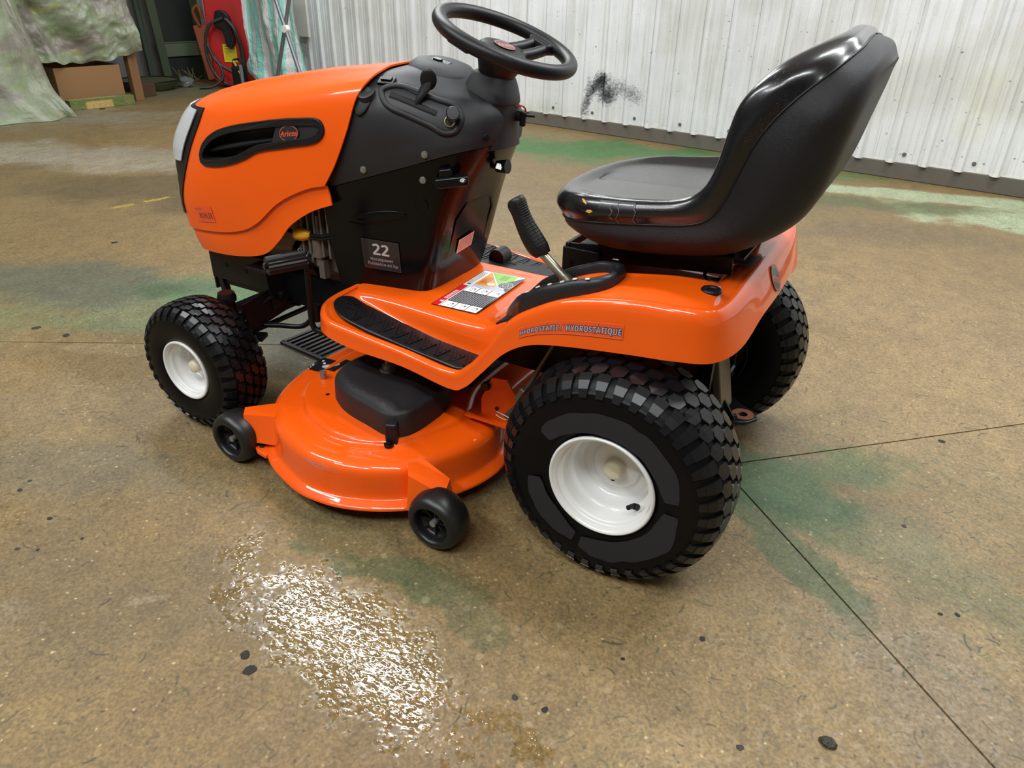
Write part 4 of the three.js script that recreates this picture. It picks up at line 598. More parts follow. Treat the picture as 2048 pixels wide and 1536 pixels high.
const seatTop = [[0.225, 1.062, 0], [0.223, 1.057, 0.075], [0.2, 1.043, 0.145], [0.155, 1.015, 0.195], [0.124, 0.983, 0.222], [0.1, 0.945, 0.232], [0.09, 0.9, 0.236], [0.082, 0.853, 0.238], [0.068, 0.812, 0.238], [0.045, 0.787, 0.238], [0.012, 0.774, 0.237], [-0.04, 0.766, 0.235], [-0.1, 0.76, 0.231], [-0.168, 0.755, 0.22], [-0.225, 0.748, 0.19], [-0.265, 0.743, 0.12], [-0.279, 0.741, 0]];
const seatWell = [[0.2, 1.03, 0], [0.198, 1.026, 0.06], [0.185, 1.012, 0.11], [0.165, 0.985, 0.14], [0.15, 0.955, 0.155], [0.14, 0.922, 0.163], [0.13, 0.88, 0.168], [0.117, 0.838, 0.17], [0.1, 0.797, 0.172], [0.07, 0.764, 0.174], [0.025, 0.749, 0.175], [-0.04, 0.744, 0.175], [-0.1, 0.742, 0.172], [-0.158, 0.741, 0.16], [-0.205, 0.74, 0.13], [-0.238, 0.739, 0.08], [-0.25, 0.739, 0]];
const seatMid = seatWell.map(([x, y]) => [x + 0.006, y - 0.006, 0]);
const shell1 = [[0.29, 1.043, 0], [0.29, 1.038, 0.085], [0.29, 1.02, 0.16], [0.272, 0.983, 0.216], [0.246, 0.945, 0.241], [0.226, 0.905, 0.247], [0.21, 0.86, 0.25], [0.192, 0.812, 0.251], [0.168, 0.76, 0.251], [0.134, 0.724, 0.251], [0.08, 0.7, 0.25], [-0.01, 0.686, 0.248], [-0.092, 0.678, 0.244], [-0.165, 0.674, 0.229], [-0.223, 0.672, 0.193], [-0.26, 0.672, 0.117], [-0.275, 0.672, 0]];
const shell2 = [[0.305, 1.02, 0], [0.304, 1.014, 0.075], [0.297, 0.995, 0.14], [0.29, 0.966, 0.178], [0.281, 0.932, 0.195], [0.272, 0.895, 0.2], [0.262, 0.85, 0.203], [0.248, 0.802, 0.204], [0.222, 0.752, 0.205], [0.178, 0.712, 0.205], [0.11, 0.674, 0.204], [0.014, 0.655, 0.202], [-0.075, 0.646, 0.2], [-0.147, 0.643, 0.188], [-0.196, 0.65, 0.16], [-0.228, 0.656, 0.1], [-0.242, 0.658, 0]];
const shell3 = shell2.map(([x, y, z], i) => [lerp(x, 0.03, 0.015) + (i < 9 ? 0.008 : 0), y - (i < 9 ? 0.002 : 0.007), z * 0.55]);
const shell4 = shell3.map(([x, y]) => [x, y, 0]);
{
  const cushSurf = surface([seatMid, seatWell, seatTop, seatBulge, seam].map(mirror)), cg = gridOf(cushSurf, 128, 36);
  const seat = subgroup('seat', mower);
  part('cushion', gridGeo(cg), M.vinyl, seat, 'glossy black vinyl cushion, torn at the front');
  part('seat_shell', gridGeo(gridOf(surface([seam, shell1, shell2, shell3, shell4].map(mirror)), 128, 34)), M.shell, seat, 'grained black plastic seat back and pan');
  part('piping', tube(gridOf(cushSurf, 120, 1, 0, 1, 1, 1)[0].slice(0, -1).map((p) => p.clone()), 0.0022, 240, 6), M.black, seat);
  const tear = (u, v, w, h, a, name, m) => { const p = cushSurf.at(u, v), n = cushSurf.normal(u, v); const g = part(name, warp(new THREE.CircleGeometry(1, 9), (q) => { const k = 0.75 + 0.5 * hash2(Math.round(q.x * 50), Math.round(q.y * 50)); q.x *= w * k; q.y *= h * k; }), m, seat); g.position.copy(p).addScaledVector(n, 0.0012); g.quaternion.setFromUnitVectors(V(0, 0, 1), n); g.rotateZ(a); return g; };
  tear(13.0 / 32, 0.64, 0.01, 0.0028, -0.6, 'foam_tear', M.foam); tear(12.75 / 32, 0.78, 0.008, 0.0038, 0.1, 'foam_tear', M.foam);
  part('tape_patch', gridGeo(gridOf(cushSurf, 16, 10, 11.4 / 32, 12.5 / 32, 0.6, 0.97, 0.0014), 0.0006), phys(0x121215, 0.3, { clearcoat: 0.4 }), seat, 'black tape over the torn vinyl');
  const fold = (u, v0, v1) => tube(Array.from({ length: 6 }, (_, i) => { const v = lerp(v0, v1, i / 5), q = u + 0.0015 * Math.sin(i * 2.1); return cushSurf.at(q, v).addScaledVector(cushSurf.normal(q, v), 0.0022); }), 0.0007, 20, 5);
  for (const [u, v0, v1] of [[11.42, 0.62, 0.97], [11.9, 0.6, 0.97], [12.1, 0.66, 0.9]]) part('tape_edge', fold(u / 32, v0, v1), std(0x6a6a66, 0.5), seat);
  // hinged pan under the seat, with spring
  const pan = part('seat_bracket', [box(0.36, 0.036, 0.005, -0.065, 0.613, 0.13, 0, 0, 0.09), box(0.36, 0.036, 0.005, -0.065, 0.613, -0.13, 0, 0, 0.09), box(0.36, 0.005, 0.26, -0.045, 0.631, 0, 0, 0, 0.09), box(0.09, 0.06, 0.012, -0.215, 0.578, 0.137, 0, 0, 0, 0.003), box(0.012, 0.075, 0.27, -0.252, 0.578, 0, 0, 0, 0, 0.003), box(0.09, 0.06, 0.012, -0.215, 0.578, -0.137, 0, 0, 0, 0.003), cyl(0.008, 0.008, 0.3, 12, -0.242, 0.572, 0, Math.PI / 2)], M.frame, mower, 'black steel hinge bracket under the seat');
  part('slide_rail', [box(0.3, 0.03, 0.05, -0.04, 0.65, 0.09, 0, 0, 0.09), box(0.3, 0.03, 0.05, -0.04, 0.65, -0.09, 0, 0, 0.09)], M.frame, pan);
  for (const s of [1, -1]) { const pts = []; for (let i = 0; i <= 60; i++) { const t = i / 60, r = 0.02 + 0.004 * t; pts.push([0.09 + r * Math.cos(t * 18), 0.555 + t * 0.065, s * 0.15 + r * Math.sin(t * 18)]); } part('spring', tube(pts, 0.0035, 160, 8), M.frame, pan, 'black coil spring'); }
}

// ---- chassis, engine and front axle
{
  const ch = part('chassis', [box(1.5, 0.09, 0.005, -0.68, 0.32, 0.14), box(1.5, 0.09, 0.005, -0.68, 0.32, -0.14), box(1.5, 0.004, 0.03, -0.68, 0.365, 0.128), box(1.5, 0.004, 0.03, -0.68, 0.365, -0.128), box(0.3, 0.1, 0.005, -1.32, 0.345, 0.15), box(0.3, 0.1, 0.005, -1.32, 0.345, -0.15), box(0.006, 0.16, 0.3, -1.468, 0.335, 0), box(0.02, 0.12, 0.02, -1.44, 0.27, 0.14, 0, 0, 0.2), box(0.02, 0.12, 0.02, -1.44, 0.27, -0.14, 0, 0, 0.2), box(0.25, 0.02, 0.28, -0.05, 0.36, 0), box(0.02, 0.12, 0.28, 0.1, 0.48, 0), box(0.02, 0.2, 0.02, 0.1, 0.36, 0.12), box(0.02, 0.2, 0.02, 0.1, 0.36, -0.12)], M.frame, mower, 'black steel chassis');
  for (let i = 0; i < 3; i++) part('bolt_hole', box(0.01, 0.012, 0.002, -1.4 + i * 0.085, 0.345 - i * 0.004, 0.1535), std(0x030303, 0.8), ch);
  const eng = part('engine', [box(0.22, 0.2, 0.2, -1.06, 0.5, 0.02, 0, 0, 0, 0.02), box(0.12, 0.24, 0.16, -0.96, 0.52, 0.06, 0, 0, 0, 0.01), box(0.3, 0.06, 0.24, -1.1, 0.41, 0, 0, 0, 0, 0.01), cyl(0.012, 0.012, 0.14, 12, -0.985, 0.5, 0.165), cyl(0.018, 0.018, 0.05, 12, -0.985, 0.48, 0.165), box(0.02, 0.05, 0.02, -0.975, 0.42, 0.165)], M.alu, mower, 'grey cast engine block');
  for (let i = 0; i < 5; i++) part('cooling_fin', box(0.007, 0.2, 0.06, -1.03 + i * 0.024, 0.56, 0.15, 0, 0, 0, 0.002), M.alu, eng);
  part('air_duct', [box(0.2, 0.14, 0.1, -1.18, 0.5, 0.1, 0, 0, 0.1, 0.02)], M.tan, eng, 'beige engine shroud');
  const of = new THREE.CylinderGeometry(0.038, 0.038, 0.085, 32, 1, true); part('oil_filter', put(of, -1.045, 0.44, 0.135, 0, 0, 1.35), phys(0xffffff, 0.25, { map: T.filter }), eng, 'black oil filter with white print');
  part('filter_end', cyl(0.034, 0.038, 0.01, 32, -1.09, 0.429, 0.135, 0, 0, 1.35), M.blackGloss, eng); part('filter_flange', cyl(0.041, 0.041, 0.008, 32, -1.003, 0.45, 0.135, 0, 0, 1.35), M.alu, eng);
  part('fuel_line', [tube([[-1.2, 0.53, 0.16], [-1.13, 0.52, 0.17], [-1.05, 0.512, 0.18]], 0.006, 24, 8), tube([[-1.0, 0.517, 0.18], [-0.95, 0.522, 0.185], [-0.9, 0.54, 0.19]], 0.005, 24, 8), tube([[-1.0, 0.509, 0.182], [-0.95, 0.514, 0.187], [-0.9, 0.53, 0.19]], 0.004, 24, 8)], M.black, eng);
  part('fuel_filter', put(lathe([[0.004, -0.03], [0.012, -0.026], [0.0185, -0.02], [0.0185, 0.004], [0.013, 0.022], [0.005, 0.03]], 20), -1.026, 0.514, 0.18, 0, 0, -1.45), M.amber, eng, 'amber fuel filter');
  part('added_dark_housing', [cyl(0.13, 0.15, 0.12, 40, -1.12, 0.66, 0), cyl(0.1, 0.11, 0.06, 40, -1.12, 0.75, 0), box(0.16, 0.1, 0.26, -0.98, 0.66, 0, 0, 0, 0, 0.02)], M.black, eng, 'unseen black fan housing added to darken the engine bay'); part('added_dark_block', box(0.14, 0.18, 0.2, -0.82, 0.5, -0.02, 0, 0, 0, 0.008), M.black, eng, 'unseen black block added to darken the engine bay');  // unseen black filler parts added so the engine bay reads dark
  const ax = part('front_axle', [box(0.07, 0.06, 0.62, -1.21, 0.268, 0, 0, 0, 0, 0.01), box(0.09, 0.07, 0.14, -1.21, 0.3, 0.07, 0.3, 0, 0, 0.01), box(0.005, 0.09, 0.16, -1.165, 0.285, 0.22, 0.15), box(0.12, 0.1, 0.03, -1.21, 0.3, 0.1)], M.frame, mower, 'black pivoting front axle');
  part('pivot_bracket', [box(0.008, 0.12, 0.07, -1.16, 0.33, 0.175, 0.1, 0, 0, 0.003), box(0.09, 0.008, 0.07, -1.2, 0.385, 0.175, 0, 0, 0, 0.003), box(0.09, 0.12, 0.008, -1.2, 0.33, 0.145), cyl(0.016, 0.016, 0.03, 6, -1.155, 0.305, 0.17, 0, 0, Math.PI / 2), tube([[-1.18, 0.25, 0.31], [-1.17, 0.29, 0.25], [-1.16, 0.31, 0.2]], 0.006, 16, 8)], M.frame, ax);
  for (const s of [1, -1]) part('spindle', [cyl(0.02, 0.02, 0.13, 20, -1.2, 0.275, s * 0.325), cyl(0.026, 0.026, 0.012, 20, -1.2, 0.338, s * 0.325), cyl(0.022, 0.026, 0.012, 20, -1.2, 0.35, s * 0.325), cyl(0.011, 0.011, 0.12, 16, -1.21, 0.182, s * 0.36, Math.PI / 2), box(0.1, 0.012, 0.04, -1.17, 0.22, s * 0.3, 0, s * 0.4)], M.frame, ax);
  part('drag_link', [tube([[-1.2, 0.232, 0.26], [-1.13, 0.232, 0.22], [-1.06, 0.236, 0.19], [-1.02, 0.275, 0.17], [-0.98, 0.3, 0.16]], 0.0075, 40, 10), cyl(0.014, 0.014, 0.05, 16, -1.02, 0.28, 0.17), tube([[-1.2, 0.21, 0.25], [-1.2, 0.2, -0.25]], 0.008, 8, 10)], M.frame, ax);
  const pedal = part('brake_pedal', [tube([[-0.874, 0.515, 0.335], [-0.869, 0.5, 0.332], [-0.872, 0.44, 0.33], [-0.876, 0.36, 0.33], [-0.872, 0.328, 0.328], [-0.85, 0.318, 0.32], [-0.8, 0.32, 0.31], [-0.7, 0.32, 0.2]], 0.0075, 70, 10)], M.frame, mower, 'black brake pedal arm');
  const sh = new THREE.Shape(); for (let i = 0; i <= 60; i++) { const a = i / 60 * 6.2832, r = 0.019 + 0.0014 * Math.sin(a * 15); sh[i ? 'lineTo' : 'moveTo'](r * Math.cos(a), r * Math.sin(a)); }
  part('pedal_grip', put(extrude(sh, 0.092, 0.002, 2), -0.874, 0.516, 0.331, 0, -0.42, 0), M.rubber, pedal, 'ribbed rubber pedal grip');
  part('grip_bolt', [put(cyl(0.008, 0.008, 0.006, 16, 0, 0, 0, Math.PI / 2), -0.914, 0.516, 0.42, 0, -0.42, 0)], M.blackGloss, pedal);
  part('transaxle', [box(0.2, 0.16, 0.2, 0.0, 0.26, 0, 0, 0, 0, 0.03), cyl(0.05, 0.05, 0.56, 24, 0, HUB, 0, Math.PI / 2), box(0.05, 0.2, 0.12, 0.1, 0.33, 0.04, 0, 0, 0.2, 0.02), cyl(0.02, 0.02, 0.7, 16, 0, HUB, 0, Math.PI / 2)], M.blackGloss, mower, 'glossy black rear transaxle');
  const hs = shapeOf([[0, -0.1], [0.1, -0.1], [0.16, -0.045], [0.188, -0.03], [0.206, 0], [0.188, 0.03], [0.16, 0.045], [0.1, 0.1], [0, 0.1]]); hs.holes.push(new THREE.Path().absellipse(0.172, 0, 0.011, 0.011, 0, Math.PI * 2));
  const hitch = part('hitch_plate', put(extrude(hs, 0.006, 0.001), 0.0, 0.222, 0, -Math.PI / 2), M.blackGloss, mower, 'black drawbar plate with a rusty eye');
  const rs = new THREE.Shape().absellipse(0.172, 0, 0.026, 0.026, 0, Math.PI * 2); rs.holes.push(new THREE.Path().absellipse(0.172, 0, 0.0112, 0.0112, 0, Math.PI * 2)); part('rusty_eye', put(extrude(rs, 0.0006, 0), 0, 0.2296, 0, -Math.PI / 2), M.rust, hitch);
  part('hitch_riser', [box(0.006, 0.1, 0.11, 0.11, 0.275, 0, 0, 0, -0.25), box(0.05, 0.05, 0.006, 0.13, 0.25, 0.055, 0, 0, 0.6), box(0.04, 0.012, 0.012, 0.15, 0.236, 0.05, 0, 0.5, 0.4)], M.blackGloss, hitch);
  const link = part('lift_link', [bar([-0.19, 0.45, 0.3], [-0.262, 0.305, 0.3], 0.006), box(0.022, 0.04, 0.024, -0.266, 0.297, 0.3, 0, 0, -0.45, 0.003), box(0.006, 0.06, 0.006, -0.28, 0.262, 0.313, 0, 0, -0.45), box(0.006, 0.06, 0.006, -0.28, 0.262, 0.287, 0, 0, -0.45), cyl(0.007, 0.007, 0.05, 12, -0.294, 0.245, 0.3, Math.PI / 2)], std(0x6e665a, 0.5, { metalness: 0.7 }), mower, 'steel deck lift rod');
  part('cotter_pin', [tube([[-0.318, 0.252, 0.33], [-0.3, 0.25, 0.331], [-0.283, 0.244, 0.33], [-0.29, 0.238, 0.33], [-0.308, 0.24, 0.331], [-0.32, 0.245, 0.33], [-0.318, 0.252, 0.33]], 0.0016, 40, 6)], M.steel, link);
}

// ---- wheels
function profileOf(list) { const c = list.map(([z, r]) => V(z, r, 0)); let L = [0]; for (let i = 1; i < c.length; i++) L.push(L[i - 1] + c[i].distanceTo(c[i - 1])); return (t) => { const s = Math.sign(t) || 1, a = Math.abs(t); let i = 1; while (i < L.length - 1 && a > L[i]) i++; const f = clamp((a - L[i - 1]) / (L[i] - L[i - 1])), p = c[i - 1].clone().lerp(c[i], f), d = c[i].clone().sub(c[i - 1]).normalize(); return { z: s * p.x, r: p.y, nz: s * -d.y, nr: d.x }; }; }
function lugGeo(polys, prof, R) {
  const pos = [];
  for (const { pts, h, top } of polys) {
    const cx = pts.reduce((s, p) => s + p[0], 0) / pts.length, cy = pts.reduce((s, p) => s + p[1], 0) / pts.length;
    const map = ([s, t], hh, k) => { const S = cx + (s - cx) * k, q = prof(cy + (t - cy) * k), a = S / R, r = q.r + hh * q.nr; return [r * Math.cos(a), r * Math.sin(a), q.z + hh * q.nz]; };
    const B = pts.map((p) => map(p, -0.002, 1)), U = pts.map((p) => map(p, h, top || 0.9)), n = pts.length, C = [0, 1, 2].map((k) => U.reduce((s, q) => s + q[k], 0) / n);
    for (let i = 0; i < n; i++) { const j = (i + 1) % n; pos.push(...C, ...U[i], ...U[j], ...U[i], ...B[i], ...B[j], ...U[i], ...B[j], ...U[j]); }
  }
  const g = new THREE.BufferGeometry(); g.setAttribute('position', new THREE.Float32BufferAttribute(pos, 3)); g.computeVertexNormals(); g.setAttribute('uv', new THREE.Float32BufferAttribute(new Float32Array(pos.length / 3 * 2), 2)); return g;
}
function makeTyre(w, half, R, N, cols, colW, h, shoulder, front) {
  const prof = profileOf(half), polys = [], p = 2 * Math.PI * R / N;
  for (let c = 0; c < cols; c++) for (let i = 0; i < N; i++) {
    const t = (c - (cols - 1) / 2) * colW, s = (i + (c % 2) / 2) * p, a = p * 0.465, b = colW * (front ? 0.56 : 0.62);
    const pts = front ? [[-a, -b * 0.8], [a * 0.3, -b * 0.8], [a * 0.45, -b * 0.3], [a, -b * 0.3], [a, b * 0.8], [-a * 0.3, b * 0.8], [-a * 0.45, b * 0.3], [-a, b * 0.3]] : [[-a * 0.3, -b], [a * 0.8, -b * 0.62], [a, b * 0.4], [a * 0.3, b], [-a * 0.8, b * 0.62], [-a, -b * 0.4]];
    polys.push({ pts: pts.map(([x, y]) => [s + x, t + y]), h, top: 0.9 });
  }
  const [t0, t1] = shoulder;
  for (const sd of [1, -1]) for (let i = 0; i < N * (front ? 1 : 1); i++) { const s = (i + (((sd > 0 ? cols : 1)) % 2) / 2) * p, a = p * 0.36; const seg = 3; for (let k = 0; k < seg; k++) { const u = lerp(t0, t1, k / seg), v = lerp(t0, t1, (k + 1) / seg), wd = a * (1 - 0.12 * k), w2 = a * (1 - 0.12 * (k + 1)); polys.push({ pts: [[s - wd, sd * u], [s + wd, sd * u], [s + w2, sd * v], [s - w2, sd * v]], h: h * (k === seg - 1 ? 0.75 : 0.95), top: 0.985 }); } }
  return lugGeo(polys, prof, R);
}
const smoothProf = (pts, n = 40) => new THREE.CatmullRomCurve3(pts.map(([r, z]) => V(r, z, 0)), false, 'centripetal').getPoints(n).map((p) => [p.x, p.y]);
const sideBand = (r0, r1, z, a0, a1, seed) => { const s = []; const n = 40; const ring = (r, k) => { for (let i = 0; i <= n; i++) { const q = k ? n - i : i, a = lerp(a0, a1, q / n), e = Math.sqrt(Math.sin(Math.PI * clamp(q / n, 0.001, 0.999))), m = (r0 + r1) / 2, w = m + (r - m) * (0.45 + 0.55 * e) + (k ? 0.018 : 0.006) * (fbm(a * 3.3 + seed, k * 9, 3) - 0.5); s.push([w * Math.cos(a), w * Math.sin(a)]); } }; ring(r0, 0); ring(r1, 1); return new THREE.ShapeGeometry(shapeOf(s)).translate(0, 0, z); };
function makeWheel(name, rear) {
  const g = new THREE.Group(); g.name = name;
  if (rear) {
    const side = [[0.112, 0.086], [0.122, 0.094], [0.14, 0.1], [0.165, 0.1035], [0.19, 0.102], [0.204, 0.0985], [0.207, 0.0995], [0.21, 0.0965], [0.22, 0.088], [0.231, 0.073], [0.2375, 0.055]];
    part('tyre', latheZ(smoothProf([...side.map(([r, z]) => [r, -z]), [0.24, -0.025], [0.2405, 0], [0.24, 0.025], ...[...side].reverse()], 90), 96), M.tyre, g, 'black rubber tyre');
    part('tread', makeTyre(0.2, [[0, 0.2405], [0.03, 0.24], [0.055, 0.2375], [0.073, 0.231], [0.088, 0.22], [0.097, 0.207], [0.1, 0.2]], 0.2405, 38, 4, 0.0345, 0.0072, [0.067, 0.117], false), M.tread, g, 'block tread with shoulder bars');
    part('washed_patch', [sideBand(0.124, 0.176, 0.0992, 0.15, 2.55, 3), sideBand(0.124, 0.172, 0.0992, 3.3, 4.4, 7), sideBand(0.124, 0.178, 0.0992, 4.5, 6.25, 11)], std(0x1d1f24, 0.6), g, 'dull dry patches on the sidewall');
    part('rim', latheZ(smoothProf([[0.112, 0.084], [0.1145, 0.0895], [0.1145, 0.0935], [0.111, 0.0965], [0.107, 0.0945], [0.103, 0.087], [0.1015, 0.08], [0.0945, 0.074], [0.0925, 0.06], [0.0905, 0.045], [0.085, 0.036], [0.0835, 0.026], [0.081, 0.012], [0.076, 0.004], [0.055, 0.003], [0.05, 0.008], [0.036, 0.01], [0.02, 0.009], [0.004, 0.009]], 110), 96), M.rim, g, 'white painted steel rim');
    part('hub_cap', [put(lathe([[0, 0.044], [0.013, 0.0435], [0.019, 0.041], [0.0205, 0.036], [0.0205, 0.03], [0.0225, 0.028], [0.0225, 0.016], [0.024, 0.01], [0, 0.01]], 36), 0, 0, -0.009, Math.PI / 2)], M.cap, g, 'beige plastic hub cap');
    part('valve_hole', cyl(0.0045, 0.0045, 0.002, 16, -0.004, -0.034, 0.0105, Math.PI / 2), std(0x0a0a0a, 0.8), g);
    part('valve', [bar([0.062, -0.047, 0.055], [0.056, -0.043, 0.072], 0.0052), bar([0.07, -0.052, 0.05], [0.062, -0.047, 0.056], 0.007)], M.black, g, 'black tyre valve');
    part('inner_rim', latheZ(smoothProf([[0.084, 0.0], [0.088, -0.04], [0.094, -0.07], [0.103, -0.085], [0.111, -0.094], [0.1145, -0.09], [0.112, -0.084]], 40), 72), M.frame, g);
    for (const c of g.children) if (['tyre', 'tread'].includes(c.name)) c.geometry.scale(1, 1, 0.95);
  } else {
    const side = [[0.083, 0.062], [0.092, 0.069], [0.108, 0.0735], [0.128, 0.0745], [0.145, 0.072], [0.149, 0.0725], [0.153, 0.069], [0.163, 0.06], [0.171, 0.05]];
    part('tyre', latheZ(smoothProf([...side.map(([r, z]) => [r, -z]), [0.1765, -0.025], [0.1775, 0], [0.1765, 0.025], ...[...side].reverse()], 80), 96), M.tyre, g, 'black rubber tyre');
    part('tread', makeTyre(0.15, [[0, 0.1775], [0.025, 0.1765], [0.05, 0.171], [0.06, 0.163], [0.069, 0.152], [0.0725, 0.145]], 0.1775, 32, 4, 0.0245, 0.0068, [0.0505, 0.084], true), M.tread, g, 'zigzag block tread with shoulder bars');
    part('rim', latheZ(smoothProf([[0.083, 0.06], [0.0858, 0.066], [0.0852, 0.0705], [0.081, 0.0715], [0.077, 0.068], [0.0755, 0.061], [0.07, 0.057], [0.0685, 0.046], [0.064, 0.034], [0.061, 0.016], [0.056, 0.006], [0.035, 0.003], [0.024, 0.005], [0.004, 0.005]], 90), 80), M.rim, g, 'white painted steel rim');
    part('hub_cap', put(lathe([[0, 0.05], [0.01, 0.0492], [0.0165, 0.046], [0.018, 0.041], [0.018, 0.028], [0.0195, 0.026], [0.0195, 0.01], [0.021, 0.005], [0, 0.005]], 36), 0, 0, 0, Math.PI / 2), M.cap, g, 'beige plastic hub cap');
    part('valve', bar([0.015, 0.05, 0.008], [0.013, 0.044, 0.02], 0.005), M.black, g);
    part('inner_rim', latheZ(smoothProf([[0.061, 0.016], [0.066, -0.02], [0.07, -0.05], [0.081, -0.068], [0.0858, -0.066], [0.083, -0.06]], 30), 60), M.frame, g);
  }
  return g;
}
{
  const rw = makeWheel('rear_wheel', true), fw = makeWheel('front_wheel', false);
  const set = (w, x, y, z, turn, spin) => { w.position.set(x, y, z); w.rotation.set(0, turn, 0); w.rotateZ(spin); mower.add(w); };
  const rw2 = rw.clone(), fw2 = fw.clone();
  set(rw, 0, HUB, 0.364, 0, 0); set(rw2, 0, HUB, -0.364, Math.PI, 0.4);
  set(fw, -1.2097, 0.182, 0.4235, 0.007, 0.2); set(fw2, -1.2097, 0.182, -0.4235, Math.PI, 0.9);
}

// ---- mowing deck
{
  const lip = [[-0.91, 0.51], [-0.85, 0.558], [-0.782, 0.588], [-0.69, 0.613], [-0.6, 0.609], [-0.529, 0.587], [-0.468, 0.554], [-0.425, 0.516], [-0.381, 0.437], [-0.346, 0.358], [-0.334, 0.28], [-0.35, 0.206], [-0.39, 0.1], [-0.39, -0.1], [-0.35, -0.22], [-0.36, -0.36], [-0.42, -0.48], [-0.53, -0.56], [-0.66, -0.59], [-0.79, -0.56], [-0.9, -0.48], [-0.965, -0.35], [-0.995, -0.15], [-1.02, 0.05], [-1.03, 0.2], [-1.015, 0.33], [-0.972, 0.44]].map(([x, z]) => V(x, 0, z));
  const n = lip.length, norm = lip.map((p, i) => { const d = lip[(i + 1) % n].clone().sub(lip[(i + n - 1) % n]).normalize(); return V(d.z, 0, -d.x); });   // inward
  const ring = (off, y, f) => lip.map((p, i) => { const q = p.clone().addScaledVector(norm[i], off); if (f) q.lerp(V(clamp(q.x, -0.68, -0.64), 0, clamp(q.z, -0.3, 0.32)), f); q.y = y; return q; });
  const rows = [ring(0, 0.05), ring(0.002, 0.056), ring(0.014, 0.064), ring(0.022, 0.07), ring(0.025, 0.085), ring(0.027, 0.118), ring(0.031, 0.138), ring(0.043, 0.15), ring(0.06, 0.155), ring(0.1, 0.16), ring(0.112, 0.17), ring(0.125, 0.174), ring(0.14, 0.175, 0.3), ring(0.14, 0.178, 0.7), ring(0.14, 0.18, 0.98)];
  const dk = part('mowing_deck', gridGeo(gridOf(surface(rows, true), 200, 60), 0.003, true), M.deckOrange, mower, 'orange stamped steel mowing deck with scuffed side');
  part('scuff', gridGeo(gridOf(surface(rows, true), 40, 8, 2.2 / n, 4.6 / n, 5.0 / 14, 6.3 / 14, 0.0006)), new THREE.MeshStandardMaterial({ color: 0xffffff, roughness: 0.5, transparent: true, side: THREE.DoubleSide, map: scuffTex() }), dk, 'grey scuffed paint');
  part('ear', [extrudeFlat(shapeOf([[-0.935, 0.47], [-0.93, 0.53], [-0.905, 0.545], [-0.87, 0.55], [-0.86, 0.5]], false), 0.05, 0.008), cyl(0.009, 0.009, 0.002, 20, -0.908, 0.0595, 0.522)], M.deckOrange, dk);
  part('ear_hole', cyl(0.009, 0.009, 0.002, 20, -0.908, 0.0602, 0.523), std(0x080808, 0.8), dk);
  // brackets for the gauge wheels
  const wedge = (a, name) => part(name, creased(loftPoly(a), 0.3), M.deckOrange, dk);
  wedge([[[-0.98, 0.142, 0.5], [-0.9, 0.148, 0.43], [-0.87, 0.148, 0.5], [-0.955, 0.142, 0.528]], [[-0.985, 0.07, 0.5], [-0.9, 0.075, 0.44], [-0.86, 0.075, 0.52], [-0.95, 0.07, 0.54]]], 'wheel_bracket');
  wedge([[[-0.352, 0.138, 0.475], [-0.338, 0.128, 0.522], [-0.43, 0.15, 0.527], [-0.474, 0.152, 0.47], [-0.43, 0.152, 0.46]], [[-0.345, 0.07, 0.47], [-0.325, 0.06, 0.525], [-0.43, 0.06, 0.54], [-0.48, 0.075, 0.47], [-0.43, 0.07, 0.44]]], 'wheel_bracket');
  for (const [x, z] of [[-0.988, 0.528], [-0.345, 0.533]]) {
    const g = subgroup('gauge_wheel', dk, [x, 0.0695, z]);
    part('roller', latheZ(smoothProf([[0.038, -0.03], [0.045, -0.035], [0.058, -0.035], [0.066, -0.026], [0.07, -0.01], [0.07, 0.01], [0.066, 0.026], [0.058, 0.035], [0.047, 0.036], [0.043, 0.03], [0.041, 0.012], [0.03, 0.006], [0.005, 0.006]], 60), 56), M.wheelPlastic, g, 'black plastic gauge wheel');
    for (let i = 0; i < 8; i++) part('rib', put(box(0.028, 0.003, 0.012, 0.026, 0, 0.01), 0, 0, 0, 0, 0, i * Math.PI / 4), M.wheelPlastic, g);
    part('axle_bolt', [cyl(0.0085, 0.0085, 0.02, 6, 0, 0, 0.016, Math.PI / 2), cyl(0.006, 0.006, 0.07, 10, 0, 0, -0.03, Math.PI / 2)], M.zinc, g, 'hexagon bolt head');
  }
  // belt cover
  const low = [[-0.8, 0.3], [-0.785, 0.365], [-0.745, 0.4], [-0.69, 0.425], [-0.62, 0.44], [-0.55, 0.452], [-0.51, 0.43], [-0.493, 0.365], [-0.5, 0.26], [-0.56, 0.2], [-0.7, 0.19], [-0.78, 0.23]];
  const cr = (k, y, dy = 0) => low.map(([x, z], i) => V(lerp(x, -0.655, k), y + (x > -0.55 ? dy : 0), lerp(z, 0.3, k)));
  const cov = part('belt_cover', creased(gridGeo(gridOf(surface([cr(-0.01, 0.158), cr(0, 0.175), cr(0.02, 0.222), cr(0.06, 0.236), cr(0.16, 0.247, -0.012), cr(0.4, 0.251), cr(0.7, 0.252), cr(0.99, 0.252)], true), 96, 36), 0, true), 0.7), std(0x1d1d20, 0.5, { bumpMap: repeated(grainBump, 8, 3), bumpScale: 0.001 }), dk, 'charcoal plastic belt cover');
  part('cover_foot', [box(0.03, 0.06, 0.035, -0.533, 0.188, 0.448, 0, 0.4, 0, 0.006)], M.black, cov);
  for (const [x, z] of [[-0.53, 0.468], [-0.802, 0.378]]) part('cover_bolt', [cyl(0.012, 0.012, 0.006, 20, x, 0.165, z), cyl(0.006, 0.007, 0.008, 6, x, 0.171, z)], M.blackGloss, cov);
